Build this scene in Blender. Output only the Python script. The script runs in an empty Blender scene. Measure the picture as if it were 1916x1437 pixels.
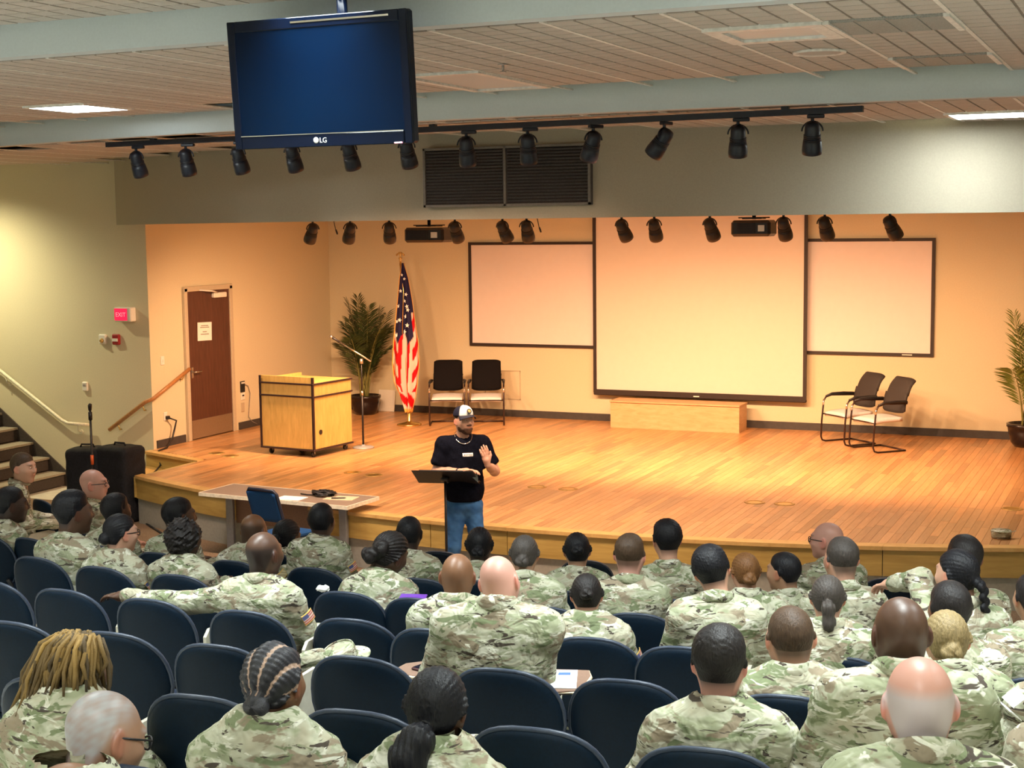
import bpy, math, random
import numpy as np
from mathutils import Vector, Matrix, Quaternion

S = bpy.context.scene
COL = S.collection
rnd = random.Random(7)
PI = math.pi
R = math.radians

# ------------------------------------------------------------------ camera
FPX, CX, CY = 2750.0, 958.0, 718.5            # focal length and centre in pixels of the 1916x1437 frame
_y, _p, _r = R(24.1), R(6.2), R(0.69)
FWD = np.array([-math.sin(_y)*math.cos(_p), math.cos(_y)*math.cos(_p), -math.sin(_p)])
_R0 = np.array([math.cos(_y), math.sin(_y), 0.0])
_U0 = np.cross(_R0, FWD)
RGT = _R0*math.cos(_r) - _U0*math.sin(_r)
UPV = _U0*math.cos(_r) + _R0*math.sin(_r)
EYE = np.array([0.0, 0.0, 3.70])
cam_data = bpy.data.cameras.new('camera')
cam_data.sensor_width = 36.0
cam_data.sensor_fit = 'HORIZONTAL'
cam_data.lens = FPX/1916.0*36.0
cam_data.clip_end = 200
cam = bpy.data.objects.new('camera', cam_data)
COL.objects.link(cam)
cam.matrix_world = Matrix(((RGT[0], UPV[0], -FWD[0], EYE[0]),
                           (RGT[1], UPV[1], -FWD[1], EYE[1]),
                           (RGT[2], UPV[2], -FWD[2], EYE[2]), (0, 0, 0, 1)))
S.camera = cam

# ------------------------------------------------------------------ world, exposure, light levels
W = bpy.data.worlds.new('world'); S.world = W
W.use_nodes = True
W.node_tree.nodes['Background'].inputs[0].default_value = (0.75, 0.85, 1.0, 1)
W.node_tree.nodes['Background'].inputs[1].default_value = 0.03
S.view_settings.view_transform = 'Standard'
S.view_settings.look = 'None'
S.view_settings.gamma = 1.0
S.view_settings.use_curve_mapping = False
S.view_settings.exposure = 0.0
S.cycles.max_bounces = 4
S.cycles.diffuse_bounces = 3
S.cycles.glossy_bounces = 2
S.cycles.caustics_reflective = False
S.cycles.caustics_refractive = False
S.cycles.adaptive_threshold = 0.06

TROFFER_COLOR = (0.90, 0.99, 0.98)
TROFFER_POWER = 70.0         # watts of each lit, louvred ceiling panel over the audience
TROFFER_FRONT = 45.0          # emission of the two lit panels in view
STAGE_COLOR = (1.0, 0.55, 0.28)
STAGE_POWER = 385.0           # watts per spot on the stage pipe
TRACK_COLOR = (1.0, 0.68, 0.46)
TRACK_POWER = 190.0
WASH_COLOR = (1.0, 0.90, 0.55)
WASH_POWER = 520.0

# ------------------------------------------------------------------ from a direction of view to a place in the hall
def ray(u, v): return FWD + RGT*((u-CX)/FPX) - UPV*((v-CY)/FPX)
def atz(u, v, z): d = ray(u, v); return EYE + d*((z-EYE[2])/d[2])
def aty(u, v, y): d = ray(u, v); return EYE + d*((y-EYE[1])/d[1])
def atx(u, v, x): d = ray(u, v); return EYE + d*((x-EYE[0])/d[0])

# ------------------------------------------------------------------ mesh helpers
class MB:
    """collects boxes, tubes, lathes ... and links them as ONE mesh object"""
    def __init__(s): s.v = []; s.f = []; s.sm = []; s.col = None
    def add(s, vs, fs, smooth=False, M=None):
        b = len(s.v)
        if M is not None: vs = [tuple(M @ Vector(p)) for p in vs]
        s.v.extend([tuple(p) for p in vs])
        for f in fs: s.f.append(tuple(i+b for i in f)); s.sm.append(smooth)
        return s
    def box(s, c, d, M=None, ch=0.0):
        x, y, z = c; a, b, e = d[0]/2, d[1]/2, d[2]/2
        if ch <= 0:
            vs = [(x+i*a, y+j*b, z+k*e) for i in (-1, 1) for j in (-1, 1) for k in (-1, 1)]
            fs = [(0,1,3,2), (4,6,7,5), (0,4,5,1), (2,3,7,6), (0,2,6,4), (1,5,7,3)]
            return s.add(vs, fs, False, M)
        ch = min(ch, a*.9, b*.9, e*.9)
        vs = []; ix = {}
        for i in (-1, 1):
            for j in (-1, 1):
                for k in (-1, 1):
                    for ax in range(3):
                        p = [x+i*(a-ch), y+j*(b-ch), z+k*(e-ch)]
                        p[ax] = (x, y, z)[ax] + (i, j, k)[ax]*(a, b, e)[ax]
                        ix[(i, j, k, ax)] = len(vs); vs.append(tuple(p))
        fs = []
        for i in (-1, 1):
            q = [ix[(i, j, k, 0)] for j, k in ((-1,-1), (1,-1), (1,1), (-1,1))]; fs.append(q if i > 0 else q[::-1])
            q = [ix[(j, i, k, 1)] for j, k in ((-1,-1), (1,-1), (1,1), (-1,1))]; fs.append(q[::-1] if i > 0 else q)
            q = [ix[(j, k, i, 2)] for j, k in ((-1,-1), (1,-1), (1,1), (-1,1))]; fs.append(q if i > 0 else q[::-1])
        for i in (-1, 1):
            for j in (-1, 1):
                q = [ix[(i,j,-1,0)], ix[(i,j,1,0)], ix[(i,j,1,1)], ix[(i,j,-1,1)]]; fs.append(q if i*j < 0 else q[::-1])
                q = [ix[(i,-1,j,0)], ix[(i,1,j,0)], ix[(i,1,j,2)], ix[(i,-1,j,2)]]; fs.append(q if i*j > 0 else q[::-1])
                q = [ix[(-1,i,j,1)], ix[(1,i,j,1)], ix[(1,i,j,2)], ix[(-1,i,j,2)]]; fs.append(q if i*j < 0 else q[::-1])
        for i in (-1, 1):
            for j in (-1, 1):
                for k in (-1, 1):
                    q = [ix[(i,j,k,0)], ix[(i,j,k,1)], ix[(i,j,k,2)]]; fs.append(q if i*j*k > 0 else q[::-1])
        return s.add(vs, fs, False, M)
    def tube(s, pts, r, n=8, M=None, cap=True, closed=False, flat=1.0):
        pts = [Vector(p) for p in pts]; m = len(pts)
        rs = r if isinstance(r, (list, tuple)) else [r]*m
        vs = []; prev = None
        for i, p in enumerate(pts):
            if closed: t = pts[(i+1) % m]-pts[i-1]
            else: t = pts[min(i+1, m-1)]-pts[max(i-1, 0)]
            if t.length < 1e-9: t = Vector((0, 0, 1))
            t.normalize()
            if prev is None:
                a = Vector((0, 0, 1)) if abs(t.z) < .9 else Vector((1, 0, 0))
                nx = t.cross(a).normalized()
            else:
                nx = (prev - t*prev.dot(t))
                nx = nx.normalized() if nx.length > 1e-6 else t.orthogonal().normalized()
            prev = nx; ny = t.cross(nx)
            for k in range(n):
                A = 2*PI*k/n
                vs.append(p + nx*(math.cos(A)*rs[i]) + ny*(math.sin(A)*rs[i]*flat))
        fs = []
        for i in range(m if closed else m-1):
            j = (i+1) % m
            for k in range(n):
                fs.append((i*n+k, i*n+(k+1) % n, j*n+(k+1) % n, j*n+k))
        if cap and not closed:
            fs.append(tuple(range(n-1, -1, -1))); fs.append(tuple((m-1)*n+k for k in range(n)))
        return s.add(vs, fs, True, M)
    def cyl(s, c, r, h, n=20, r2=None, M=None, smooth=True):
        """cylinder / cone with base centre c, height h along z"""
        r2 = r if r2 is None else r2
        vs = [(c[0]+r*math.cos(2*PI*k/n), c[1]+r*math.sin(2*PI*k/n), c[2]) for k in range(n)]
        vs += [(c[0]+r2*math.cos(2*PI*k/n), c[1]+r2*math.sin(2*PI*k/n), c[2]+h) for k in range(n)]
        b = len(s.v)
        s.add(vs, [(k, (k+1) % n, n+(k+1) % n, n+k) for k in range(n)], smooth, M)
        s.add([], [], False)
        s.f.append(tuple(b+k for k in range(n-1, -1, -1))); s.sm.append(False)
        s.f.append(tuple(b+n+k for k in range(n))); s.sm.append(False)
        return s
    def lathe(s, prof, n=24, M=None, smooth=True):
        vs = []; m = len(prof)
        for (r, z) in prof:
            for k in range(n): vs.append((r*math.cos(2*PI*k/n), r*math.sin(2*PI*k/n), z))
        fs = [(i*n+k, i*n+(k+1) % n, (i+1)*n+(k+1) % n, (i+1)*n+k) for i in range(m-1) for k in range(n)]
        fs.append(tuple(range(n-1, -1, -1))); fs.append(tuple((m-1)*n+k for k in range(n)))
        return s.add(vs, fs, smooth, M)
    def prism(s, poly, z0, z1, M=None):
        n = len(poly)
        vs = [(p[0], p[1], z0) for p in poly]+[(p[0], p[1], z1) for p in poly]
        fs = [tuple(range(n-1, -1, -1)), tuple(range(n, 2*n))]
        fs += [(k, (k+1) % n, n+(k+1) % n, n+k) for k in range(n)]
        return s.add(vs, fs, False, M)
    def grid(s, fn, nu, nv, smooth=True, M=None, thick=None):
        vs = [fn(i/nu, j/nv) for j in range(nv+1) for i in range(nu+1)]
        fs = [(j*(nu+1)+i, j*(nu+1)+i+1, (j+1)*(nu+1)+i+1, (j+1)*(nu+1)+i) for j in range(nv) for i in range(nu)]
        if thick is None: return s.add(vs, fs, smooth, M)
        V = [Vector(p) for p in vs]; N = [Vector((0, 0, 0)) for _ in V]
        for f in fs:
            nn = (V[f[1]]-V[f[0]]).cross(V[f[2]]-V[f[0]])
            for i in f: N[i] += nn
        back = [tuple(V[i]-(N[i].normalized() if N[i].length > 0 else Vector((0, 0, 1)))*thick) for i in range(len(V))]
        k = len(vs)
        ring = [i for i in range(nu+1)]+[j*(nu+1)+nu for j in range(1, nv+1)]+[nv*(nu+1)+i for i in range(nu-1, -1, -1)]+[j*(nu+1) for j in range(nv-1, 0, -1)]
        f2 = fs+[tuple(i+k for i in f[::-1]) for f in fs]
        for a in range(len(ring)):
            p, q = ring[a], ring[(a+1) % len(ring)]
            f2.append((q, p, p+k, q+k))
        return s.add(list(vs)+back, f2, smooth, M)
    def mesh(s, name):
        me = bpy.data.meshes.new(name)
        me.from_pydata(s.v, [], s.f)
        if any(s.sm): me.polygons.foreach_set('use_smooth', s.sm)
        me.update()
        return me
    def build(s, name, mat, parent=None):
        return link(name, s.mesh(name), mat, parent)

def link(name, me, mat, parent=None):
    o = bpy.data.objects.new(name, me); COL.objects.link(o)
    if mat is not None and me is not None and not me.materials: me.materials.append(mat)
    if parent is not None: o.parent = parent
    return o
def tag(o, label=None, cat=None, group=None, kind=None):
    if label: o['label'] = label
    if cat: o['category'] = cat
    if group: o['group'] = group
    if kind: o['kind'] = kind
    return o
def thing(name, label, cat, loc=(0, 0, 0), rz=0.0, group=None):
    o = bpy.data.objects.new(name, None); COL.objects.link(o)
    o.empty_display_size = 0.1
    o.location = tuple(float(c) for c in loc); o.rotation_euler = (0, 0, rz)
    return tag(o, label, cat, group)
def struct(name, mb, mat, parent=None):
    o = mb.build(name, mat, parent)
    if parent is None: o['kind'] = 'structure'
    return o
def copy_tree(o, parent=None):
    c = o.copy(); COL.objects.link(c)
    if parent is not None: c.parent = parent
    for ch in list(o.children): copy_tree(ch, c)
    return c
ORD = ['zeroth', 'first', 'second', 'third', 'fourth', 'fifth', 'sixth', 'seventh', 'eighth', 'ninth', 'tenth', 'eleventh', 'twelfth', 'thirteenth', 'fourteenth', 'fifteenth']

# ------------------------------------------------------------------ materials
class NT:
    def __init__(s, name):
        s.m = bpy.data.materials.new(name); s.m.use_nodes = True
        s.t = s.m.node_tree; s.b = s.t.nodes['Principled BSDF']
    def n(s, kind, **kw):
        x = s.t.nodes.new(kind)
        for k, v in kw.items():
            if k in x.inputs: x.inputs[k].default_value = v
            else: setattr(x, k, v)
        return x
    def l(s, a, b): s.t.links.new(a, b)
    def ramp(s, fac, stops, interp='LINEAR'):
        r = s.n('ShaderNodeValToRGB'); r.color_ramp.interpolation = interp
        e = r.color_ramp.elements
        while len(e) < len(stops): e.new(0.5)
        for i, (p, c) in enumerate(stops): e[i].position = p; e[i].color = (*c, 1) if len(c) == 3 else c
        s.l(fac, r.inputs[0]); return r.outputs[0]
    def mix(s, fac, a, b, mode='MIX'):
        x = s.n('ShaderNodeMix'); x.data_type = 'RGBA'; x.blend_type = mode
        for i, val in ((0, fac), (6, a), (7, b)):
            if hasattr(val, 'is_output'): s.l(val, x.inputs[i])
            elif isinstance(val, tuple): x.inputs[i].default_value = (*val, 1) if len(val) == 3 else val
            else: x.inputs[i].default_value = val
        return x.outputs[2]
    def coord(s, which='Object', scale=(1, 1, 1), rand=False, rot=(0, 0, 0)):
        t = s.n('ShaderNodeTexCoord'); m = s.n('ShaderNodeMapping')
        m.inputs['Scale'].default_value = scale; m.inputs['Rotation'].default_value = rot
        s.l(t.outputs[which], m.inputs['Vector'])
        if rand:
            o = s.n('ShaderNodeObjectInfo'); q = s.n('ShaderNodeVectorMath', operation='SCALE')
            c = s.n('ShaderNodeCombineXYZ')
            s.l(o.outputs['Random'], c.inputs[0]); s.l(o.outputs['Random'], c.inputs[1]); c.inputs[2].default_value = .7
            q.inputs['Scale'].default_value = 37.0
            s.l(c.outputs[0], q.inputs[0]); s.l(q.outputs[0], m.inputs['Location'])
        return m.outputs[0]
    def noise(s, vec, scale, detail=2, rough=.5, dist=0.0):
        x = s.n('ShaderNodeTexNoise'); x.inputs['Scale'].default_value = scale
        x.inputs['Detail'].default_value = detail; x.inputs['Roughness'].default_value = rough
        x.inputs['Distortion'].default_value = dist
        s.l(vec, x.inputs['Vector']); return x.outputs['Fac']
    def bump(s, h, strength=.3, dist=.01):
        x = s.n('ShaderNodeBump'); x.inputs['Strength'].default_value = strength; x.inputs['Distance'].default_value = dist
        s.l(h, x.inputs['Height']); s.l(x.outputs[0], s.b.inputs['Normal'])
    def set(s, color=None, rough=.5, metal=0.0, spec=None):
        if color is not None:
            if hasattr(color, 'is_output'): s.l(color, s.b.inputs['Base Color'])
            else: s.b.inputs['Base Color'].default_value = (*color, 1)
        s.b.inputs['Roughness'].default_value = rough; s.b.inputs['Metallic'].default_value = metal
        if spec is not None: s.b.inputs['Specular IOR Level'].default_value = spec
        return s.m

def plain(name, c, rough=.5, metal=0.0, var=.12, scale=30, spec=None, bump=0.0):
    t = NT(name); v = t.coord('Object')
    n = t.noise(v, scale, 1)
    a = tuple(max(0, x*(1-var)) for x in c); b = tuple(min(1, x*(1+var)) for x in c)
    m = t.set(t.ramp(n, [(.3, a), (.7, b)]), rough, metal, spec)
    if bump: t.bump(n, bump, .005)
    return m
def glow(name, c, strength):
    t = NT(name); t.set((.8, .8, .8), .5)
    t.b.inputs['Emission Color'].default_value = (*c, 1); t.b.inputs['Emission Strength'].default_value = strength
    return t.m
def woodmat(name, dark, light, rough=.35, scale=(1, 1, 1), rings=6.0, attr=None):
    t = NT(name); v = t.coord('Object', scale)
    n1 = t.noise(v, rings, 3, .6, .6)
    c = t.ramp(n1, [(.25, dark), (.75, light)])
    if attr:
        a = t.n('ShaderNodeAttribute', attribute_name=attr)
        c = t.mix(1.0, c, a.outputs['Color'], 'MULTIPLY')
    m = t.set(c, rough); return m

M = {}
M['paint'] = plain('wall_paint', (.66, .60, .43), .75, 0, .025, 60, .25)
M['fascia_paint'] = plain('taupe_fascia_paint', (.40, .355, .275), .75, 0, .03, 60, .25)
M['white_paint'] = plain('soffit_paint', (.60, .66, .69), .7, 0, .02, 60, .25)
M['baseboard'] = plain('rubber_baseboard', (.05, .045, .045), .55, 0, .1, 20)
M['black'] = plain('black_plastic', (.012, .012, .015), .45, 0, .2, 40)
M['black_metal'] = plain('black_metal', (.015, .014, .016), .4, .2, .2, 40)
M['track_black'] = plain('lamp_housing_black', (.010, .013, .024), .4, .1, .2, 40)
M['navy'] = plain('navy_shell_plastic', (.0012, .0080, .019), .55, 0, .15, 90, .16, .08)
M['rim_highlight'] = plain('navy_edge_highlight', (.030, .042, .070), .4, 0, .1, 60, .4)  # lighter navy paints the light caught along the chair back edges
M['beige_panel'] = plain('beige_laminate', (.52, .49, .40), .5, 0, .05)
M['navy_fabric'] = plain('navy_seat_fabric', (.005, .011, .025), .9, 0, .3, 300, .2, .3)
M['chrome'] = plain('chrome', (.75, .74, .72), .18, 1.0, .03)
M['steel'] = plain('brushed_steel', (.55, .53, .5), .35, 1.0, .08, 80)
M['grey_metal'] = plain('grey_painted_metal', (.30, .32, .35), .4, .3, .05)
M['brass'] = plain('brass', (.80, .58, .22), .28, 1.0, .06)
M['brass_dull'] = plain('worn_brass', (.55, .38, .14), .4, .7, .15)
M['white_plastic'] = plain('white_plastic', (.78, .77, .72), .4, 0, .02)
M['paper'] = plain('white_paper', (.86, .86, .86), .8, 0, .02)
M['screen'] = plain('matte_screen', (.72, .655, .60), .85, 0, .01, 10, .1)
M['panel_screen'] = plain('side_panel_screen', (.78, .72, .72), .85, 0, .01, 10, .1)
M['screen_frame'] = plain('screen_border', (.022, .012, .010), .6)
M['carpet'] = plain('brown_carpet', (.20, .14, .095), .95, 0, .3, 90, .1, .4)
M['ramp'] = plain('beige_vinyl_floor', (.56, .54, .47), .6, 0, .08, 9)
M['stage_face'] = woodmat('stage_face_oak', (.37, .245, .065), (.56, .395, .125), .4, (.6, .6, 5), 3)
M['plank'] = woodmat('stage_plank_oak', (.46, .225, .088), (.62, .340, .150), .30, (9, .8, 1), 3.5, 'tone')
M['nosing'] = woodmat('stage_nosing_oak', (.52, .31, .10), (.68, .44, .17), .35, (2, 2, 2), 4)
M['grey_base'] = plain('grey_stage_base', (.36, .36, .33), .7, 0, .06)
M['maple'] = woodmat('lectern_maple', (.50, .33, .095), (.68, .47, .16), .4, (6, 6, 1.2), 3)
M['oak_box'] = woodmat('plywood_box', (.52, .32, .15), (.66, .44, .24), .5, (1.2, 1.2, 5), 4)
M['rail_wood'] = woodmat('handrail_oak', (.34, .15, .05), (.50, .24, .09), .35, (8, 8, 2), 4)
M['door_wood'] = woodmat('walnut_door', (.060, .022, .014), (.115, .045, .028), .38, (9, 9, 1), 3)
M['door_frame'] = plain('door_frame_paint', (.52, .45, .33), .5, 0, .03)
M['tile'] = plain('ceiling_tile', (.58, .52, .47), .9, 0, .06, 140, .1)
M['groove_shade'] = plain('tile_groove_shade', (.27, .215, .18), .95)  # shade inside the score grooves, painted as a darker backing colour
M['tee'] = plain('ceiling_grid_white', (.80, .78, .74), .5)
M['grille'] = plain('dark_louver', (.055, .047, .045), .6, 0, .2, 60)
M['grille_frame'] = plain('louver_frame', (.16, .14, .12), .5)
M['diffuser_off'] = plain('prismatic_diffuser', (.62, .64, .64), .35, 0, .03, 200)
M['grey_tile'] = plain('perforated_grey_panel', (.34, .35, .33), .7, 0, .2, 150)
M['red'] = plain('alarm_red', (.30, .015, .02), .4)
M['laminate'] = plain('brown_laminate', (.24, .15, .11), .4, 0, .08, 60)
M['laminate_grey'] = plain('taupe_table_laminate', (.24, .185, .15), .45, 0, .06, 60)
M['tan_edge'] = plain('tan_edge_band', (.70, .58, .40), .45)
M['cream_edge'] = plain('cream_edge_band', (.74, .71, .60), .45)
M['mesh_grey'] = plain('mesh_back', (.030, .026, .027), .8, 0, .35, 500)
M['mesh_shaded'] = plain('mesh_back_shaded', (.006, .005, .006), .9, 0, .3, 300, .15)  # darker copy of the mesh back; dimmer light painted into the left pair
M['seat_white'] = plain('pale_seat_fabric', (.66, .66, .70), .8, 0, .04)
# ------------------------------------------------------------------ the setting
ST = 0.62                                    # stage height
ZA, ZB, ZC = 4.99, 4.80, 4.61                # three ceiling levels stepping down to the stage
RAKE = .175
def floor_z(y): return max(0.0, RAKE*(11.5-y))
XL, XR, YB = -17.2, 4.2, -3.4                # left wall, right wall, rear wall of the hall
GREEN_Y = 16.60
def stage_y(x): return 13.5 + 14-math.sqrt(196-(min(max(x, -13), 1.2)+6)**2)
def fascia_y(x): return 13.8 + 12-math.sqrt(max(144-(x+5.8)**2, 1))
def soffit_y(x): return 11.5 + 28-math.sqrt(784-(x+4.5)**2)

b = MB()
ys = [YB, 0, 3, 6, 9, 11.5, 17.2]
b.grid(lambda u, v: (XL+(XR-XL)*u, ys[int(round(v*6))], floor_z(ys[int(round(v*6))])), 1, 6, False)
b.grid(lambda u, v: (XR+(XL-XR)*u, ys[int(round(v*6))], -.35), 1, 6, False)
struct('floor', b, M['ramp'])
# carpet in front of the stage
b = MB()
b.box((-6.5, 13.6, .004), (21, 4.0, .008)); struct('floor_carpet', b, M['carpet'])

# walls
b = MB(); b.box(((XL-12.95)/2, GREEN_Y+.15, 2.4), (abs(XL+12.95), .30, 5.2)); struct('wall_front_left', b, M['paint'])
b = MB(); b.box((-13.10, 19.275, 2.4), (.30, 4.749, 5.2)); struct('wall_stage_left', b, M['paint'])
b = MB(); b.box((-5.9, 21.6, 2.4), (14.7, .30, 5.2)); struct('wall_back', b, M['paint'])
b = MB(); b.box((1.25, 18.6, 2.4), (.30, 6.0, 5.2)); struct('wall_stage_right', b, M['paint'])
b = MB(); b.box((2.8, GREEN_Y+.15, 2.4), (2.8, .30, 5.2)); struct('wall_front_right', b, M['paint'])
b = MB(); b.box((XL-.15, 6.6, 2.4), (.30, 20.5, 5.2)); struct('wall_left', b, M['paint'])
b = MB(); b.box((XR+.15, 6.6, 2.4), (.30, 20.5, 5.2)); struct('wall_right', b, M['paint'])
b = MB(); b.box(((XL+XR)/2, YB-.15, 2.6), (XR-XL+.6, .30, 5.0)); struct('wall_rear', b, M['paint'])

# curved fascia over the stage front
b = MB()
n = 40; x0, x1 = -13.32, 1.4; FB = 3.757
xs = [x0+(x1-x0)*i/n for i in range(n+1)]
vs = []
for x in xs:
    y = min(fascia_y(x), GREEN_Y-.002)
    vs += [(x, y, FB), (x, y, ZC+.25), (x, y+.22, ZC+.25), (x, y+.22, FB)]
fs = []
for i in range(n):
    for k in range(4):
        fs.append((i*4+k, (i+1)*4+k, (i+1)*4+(k+1) % 4, i*4+(k+1) % 4))
fs += [(0, 1, 2, 3), (n*4+3, n*4+2, n*4+1, n*4)]
b.add(vs, fs, False); struct('wall_proscenium', b, M['fascia_paint'])
# ceiling slab over the stage
b = MB()
vs = [(x, min(fascia_y(x), GREEN_Y)+.1, 4.45) for x in xs]+[(x, 21.6, 4.45) for x in xs]
b.add(vs+[(p[0], p[1], 4.75) for p in vs], [(i, n+1+i, n+2+i, i+1) for i in range(n)]+[(i+1+2*n+2, n+2+i+2*n+2, n+1+i+2*n+2, i+2*n+2) for i in range(n)])
struct('ceiling_stage', b, M['white_paint'])

# ceiling: three stepped slabs; the tiles hang just below them
b = MB()
b.box(((XL+XR)/2, (YB+7.43)/2, ZA+.16), (XR-XL, 7.43-YB, .2))
c_all = struct('ceiling', b, M['paint'])
def slab(fa, fb, z, k=30):
    b = MB(); vs = []
    for i in range(k+1):
        x = XL+(XR-XL)*i/k; vs += [(x, fa(x), z), (x, fb(x), z), (x, fb(x), z+.2), (x, fa(x), z+.2)]
    fs = []
    for i in range(k):
        for q in range(4): fs.append((i*4+q, i*4+(q+1) % 4, (i+1)*4+(q+1) % 4, (i+1)*4+q))
    fs += [(3, 2, 1, 0), (k*4, k*4+1, k*4+2, k*4+3)]
    return b.add(vs, fs, False)
ceil_b = struct('ceiling_middle', slab(lambda x: 7.52, lambda x: soffit_y(x)+.12, ZB+.06), M['paint'])
ceil_c = struct('ceiling_front', slab(lambda x: soffit_y(x)+.12, lambda x: 17.0, ZC+.06), M['paint'])
b = MB(); b.box(((XL+XR)/2, 7.50, (ZA+ZB)/2+.05), (XR-XL, .14, ZA-ZB+.10)); struct('trim_1', b, M['white_paint'])
b = MB(); n2 = 30; vs = []
for i in range(n2+1):
    x = XL+(XR-XL)*i/n2; y = soffit_y(x)
    vs += [(x, y, ZC), (x, y, ZB+.12), (x, y+.2, ZB+.12), (x, y+.2, ZC)]
fs = []
for i in range(n2):
    for k in range(4): fs.append((i*4+k, (i+1)*4+k, (i+1)*4+(k+1) % 4, i*4+(k+1) % 4))
fs += [(0, 1, 2, 3), (n2*4+3, n2*4+2, n2*4+1, n2*4)]
b.add(vs, fs, True); struct('trim_2', b, M['white_paint'])

# scored tiles: 4 x 4 raised squares on a backing board
G = .69
def tile_mesh(w, h, name):
    b = MB(); k = 4; g = .017
    b.box((0, 0, .012), (w-.012, h-.012, .012))
    for i in range(k):
        for j in range(k):
            cw, chh = (w-.012)/k, (h-.012)/k
            x, y = -(w-.012)/2+cw*(i+.5), -(h-.012)/2+chh*(j+.5)
            a, c = (cw-g)/2, (chh-g)/2
            b.add([(x-a, y-c, .0), (x+a, y-c, .0), (x+a, y+c, .0), (x-a, y+c, .0), (x-a, y-c, .008), (x+a, y-c, .008), (x+a, y+c, .008), (x-a, y+c, .008)],
                  [(3, 2, 1, 0), (0, 1, 5, 4), (1, 2, 6, 5), (2, 3, 7, 6), (3, 0, 4, 7)])
    me = b.mesh(name); me.materials.append(M['tile']); me.materials.append(M['groove_shade'])
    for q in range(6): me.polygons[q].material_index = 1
    return me
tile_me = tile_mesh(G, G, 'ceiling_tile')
GX = lambda i: -1.12-G*i                       # right edge of column i
GY = lambda j: 8.31+G*j                        # near edge of tile row j
lit = {}
tees = {}
skip_b = {(1, 0), (0, 0), (0, 3), (11, 3), (5, 2), (5, 3)}
tiles = 0
for i in range(-4, 22):
    for j in range(-1, 5):
        x, y = GX(i)-G/2, GY(j)+G/2
        if y-G/2 < 7.56: continue
        if y+G/2 > soffit_y(x)+.06: continue
        if (i, j) in skip_b: continue
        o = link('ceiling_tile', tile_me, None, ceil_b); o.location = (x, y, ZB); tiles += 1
for i in range(-4, 16):
    for j in range(-4, 0):
        x, y = GX(i)-G/2, 7.36-G*(-j)+G/2
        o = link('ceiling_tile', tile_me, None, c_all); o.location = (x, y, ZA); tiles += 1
for i in range(-4, 20):
    for j in range(0, 8):
        x, y = GX(i)-G/2, 11.90+G*(j+.5)
        if y-G/2 < soffit_y(x)+.12 or y+G/2 > min(fascia_y(x), GREEN_Y)+.1: continue
        if (i == 0 and j in (2,)): continue
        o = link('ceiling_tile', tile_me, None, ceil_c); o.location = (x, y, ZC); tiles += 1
# white main tees of the grid
for i in range(-4, 22):
    x = GX(i)
    b = MB(); y1 = soffit_y(x)
    b.box((0, 0, 0), (.026, y1-7.58, .012)); o = b.build('grid_tee', M['tee'], ceil_b); o.location = (x, (7.58+y1)/2, ZB+.002)
    if i < 20:
        b = MB(); ya, yb = soffit_y(x)+.2, min(fascia_y(x), GREEN_Y)
        b.box((0, 0, 0), (.026, yb-ya, .012)); o = b.build('grid_tee', M['tee'], ceil_c); o.location = (x, (ya+yb)/2, ZC+.002)

# ------------------------------------------------------------------ stage
stage = MB()
n = 40; xs = [-12.95+(1.10+12.95)*i/n for i in range(n+1)]
top = [(x, stage_y(x)) for x in xs]
# steps are cut into the left front corner: the deck starts right of the step well
NOTCH = [(-12.72, 16.39), (-11.75, 16.0), (-11.76, 14.72)]
deck = [(-12.95, 21.45), (-12.95, 16.45), (-11.78, 16.02), (-11.78, stage_y(-11.78))]
deck += [(x, y) for x, y in top if x > -11.7] + [(1.10, 21.45)]
stage.prism(deck[::-1], 0.0, ST-.022)
stage_o = struct('stage', stage, M['grey_base'])
# front boards, nosing and grey plinth follow the bow
def bow(z0, z1, off0, off1, name, mat, xa=-11.78, xb=1.1, k=28, kink=True):
    b = MB(); vs = []
    pts = []
    for i in range(k+1):
        x = xa+(xb-xa)*i/k; pts.append((x, stage_y(x)))
    for (x, y) in pts: vs += [(x, y-off1, z0), (x, y-off1, z1), (x, y-off0, z1), (x, y-off0, z0)]
    fs = []
    for i in range(k):
        for q in range(4): fs.append((i*4+q, (i+1)*4+q, (i+1)*4+(q+1) % 4, i*4+(q+1) % 4))
    fs += [(0, 1, 2, 3), (k*4+3, k*4+2, k*4+1, k*4)]
    b.add(vs, fs, False)
    return b.build(name, mat, stage_o)
joints = [-11.78, -9.4, -7.0, -6.1, -4.85, -2.4, -.6, 1.1]
for a, c in zip(joints[:-1], joints[1:]):
    bow(.33, .588, -.01, .03, 'face_board', M['stage_face'], a+.004, c-.004, 8)
    bow(.585, .622, -.10, .055, 'nosing', M['nosing'], a+.001, c-.001, 8)
    bow(0.0, .33, -.02, .0, 'base_panel', M['grey_base'], a+.001, c-.001, 8)
# the side of the deck above the steps
b = MB(); b.box((-11.79, 15.36, .47), (.03, 1.30, .26)); b.build('face_board', M['stage_face'], stage_o)
b = MB(); b.prism([(-12.95, 16.42), (-12.95, 16.45), (-11.78, 16.03), (-11.78, 15.99)], .34, .60); b.build('face_board', M['stage_face'], stage_o)
b = MB(); b.prism([(-12.95, 16.38), (-12.95, 16.52), (-11.74, 16.09), (-11.74, 15.95)][::-1], .585, .622); b.build('nosing', M['nosing'], stage_o)
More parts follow.
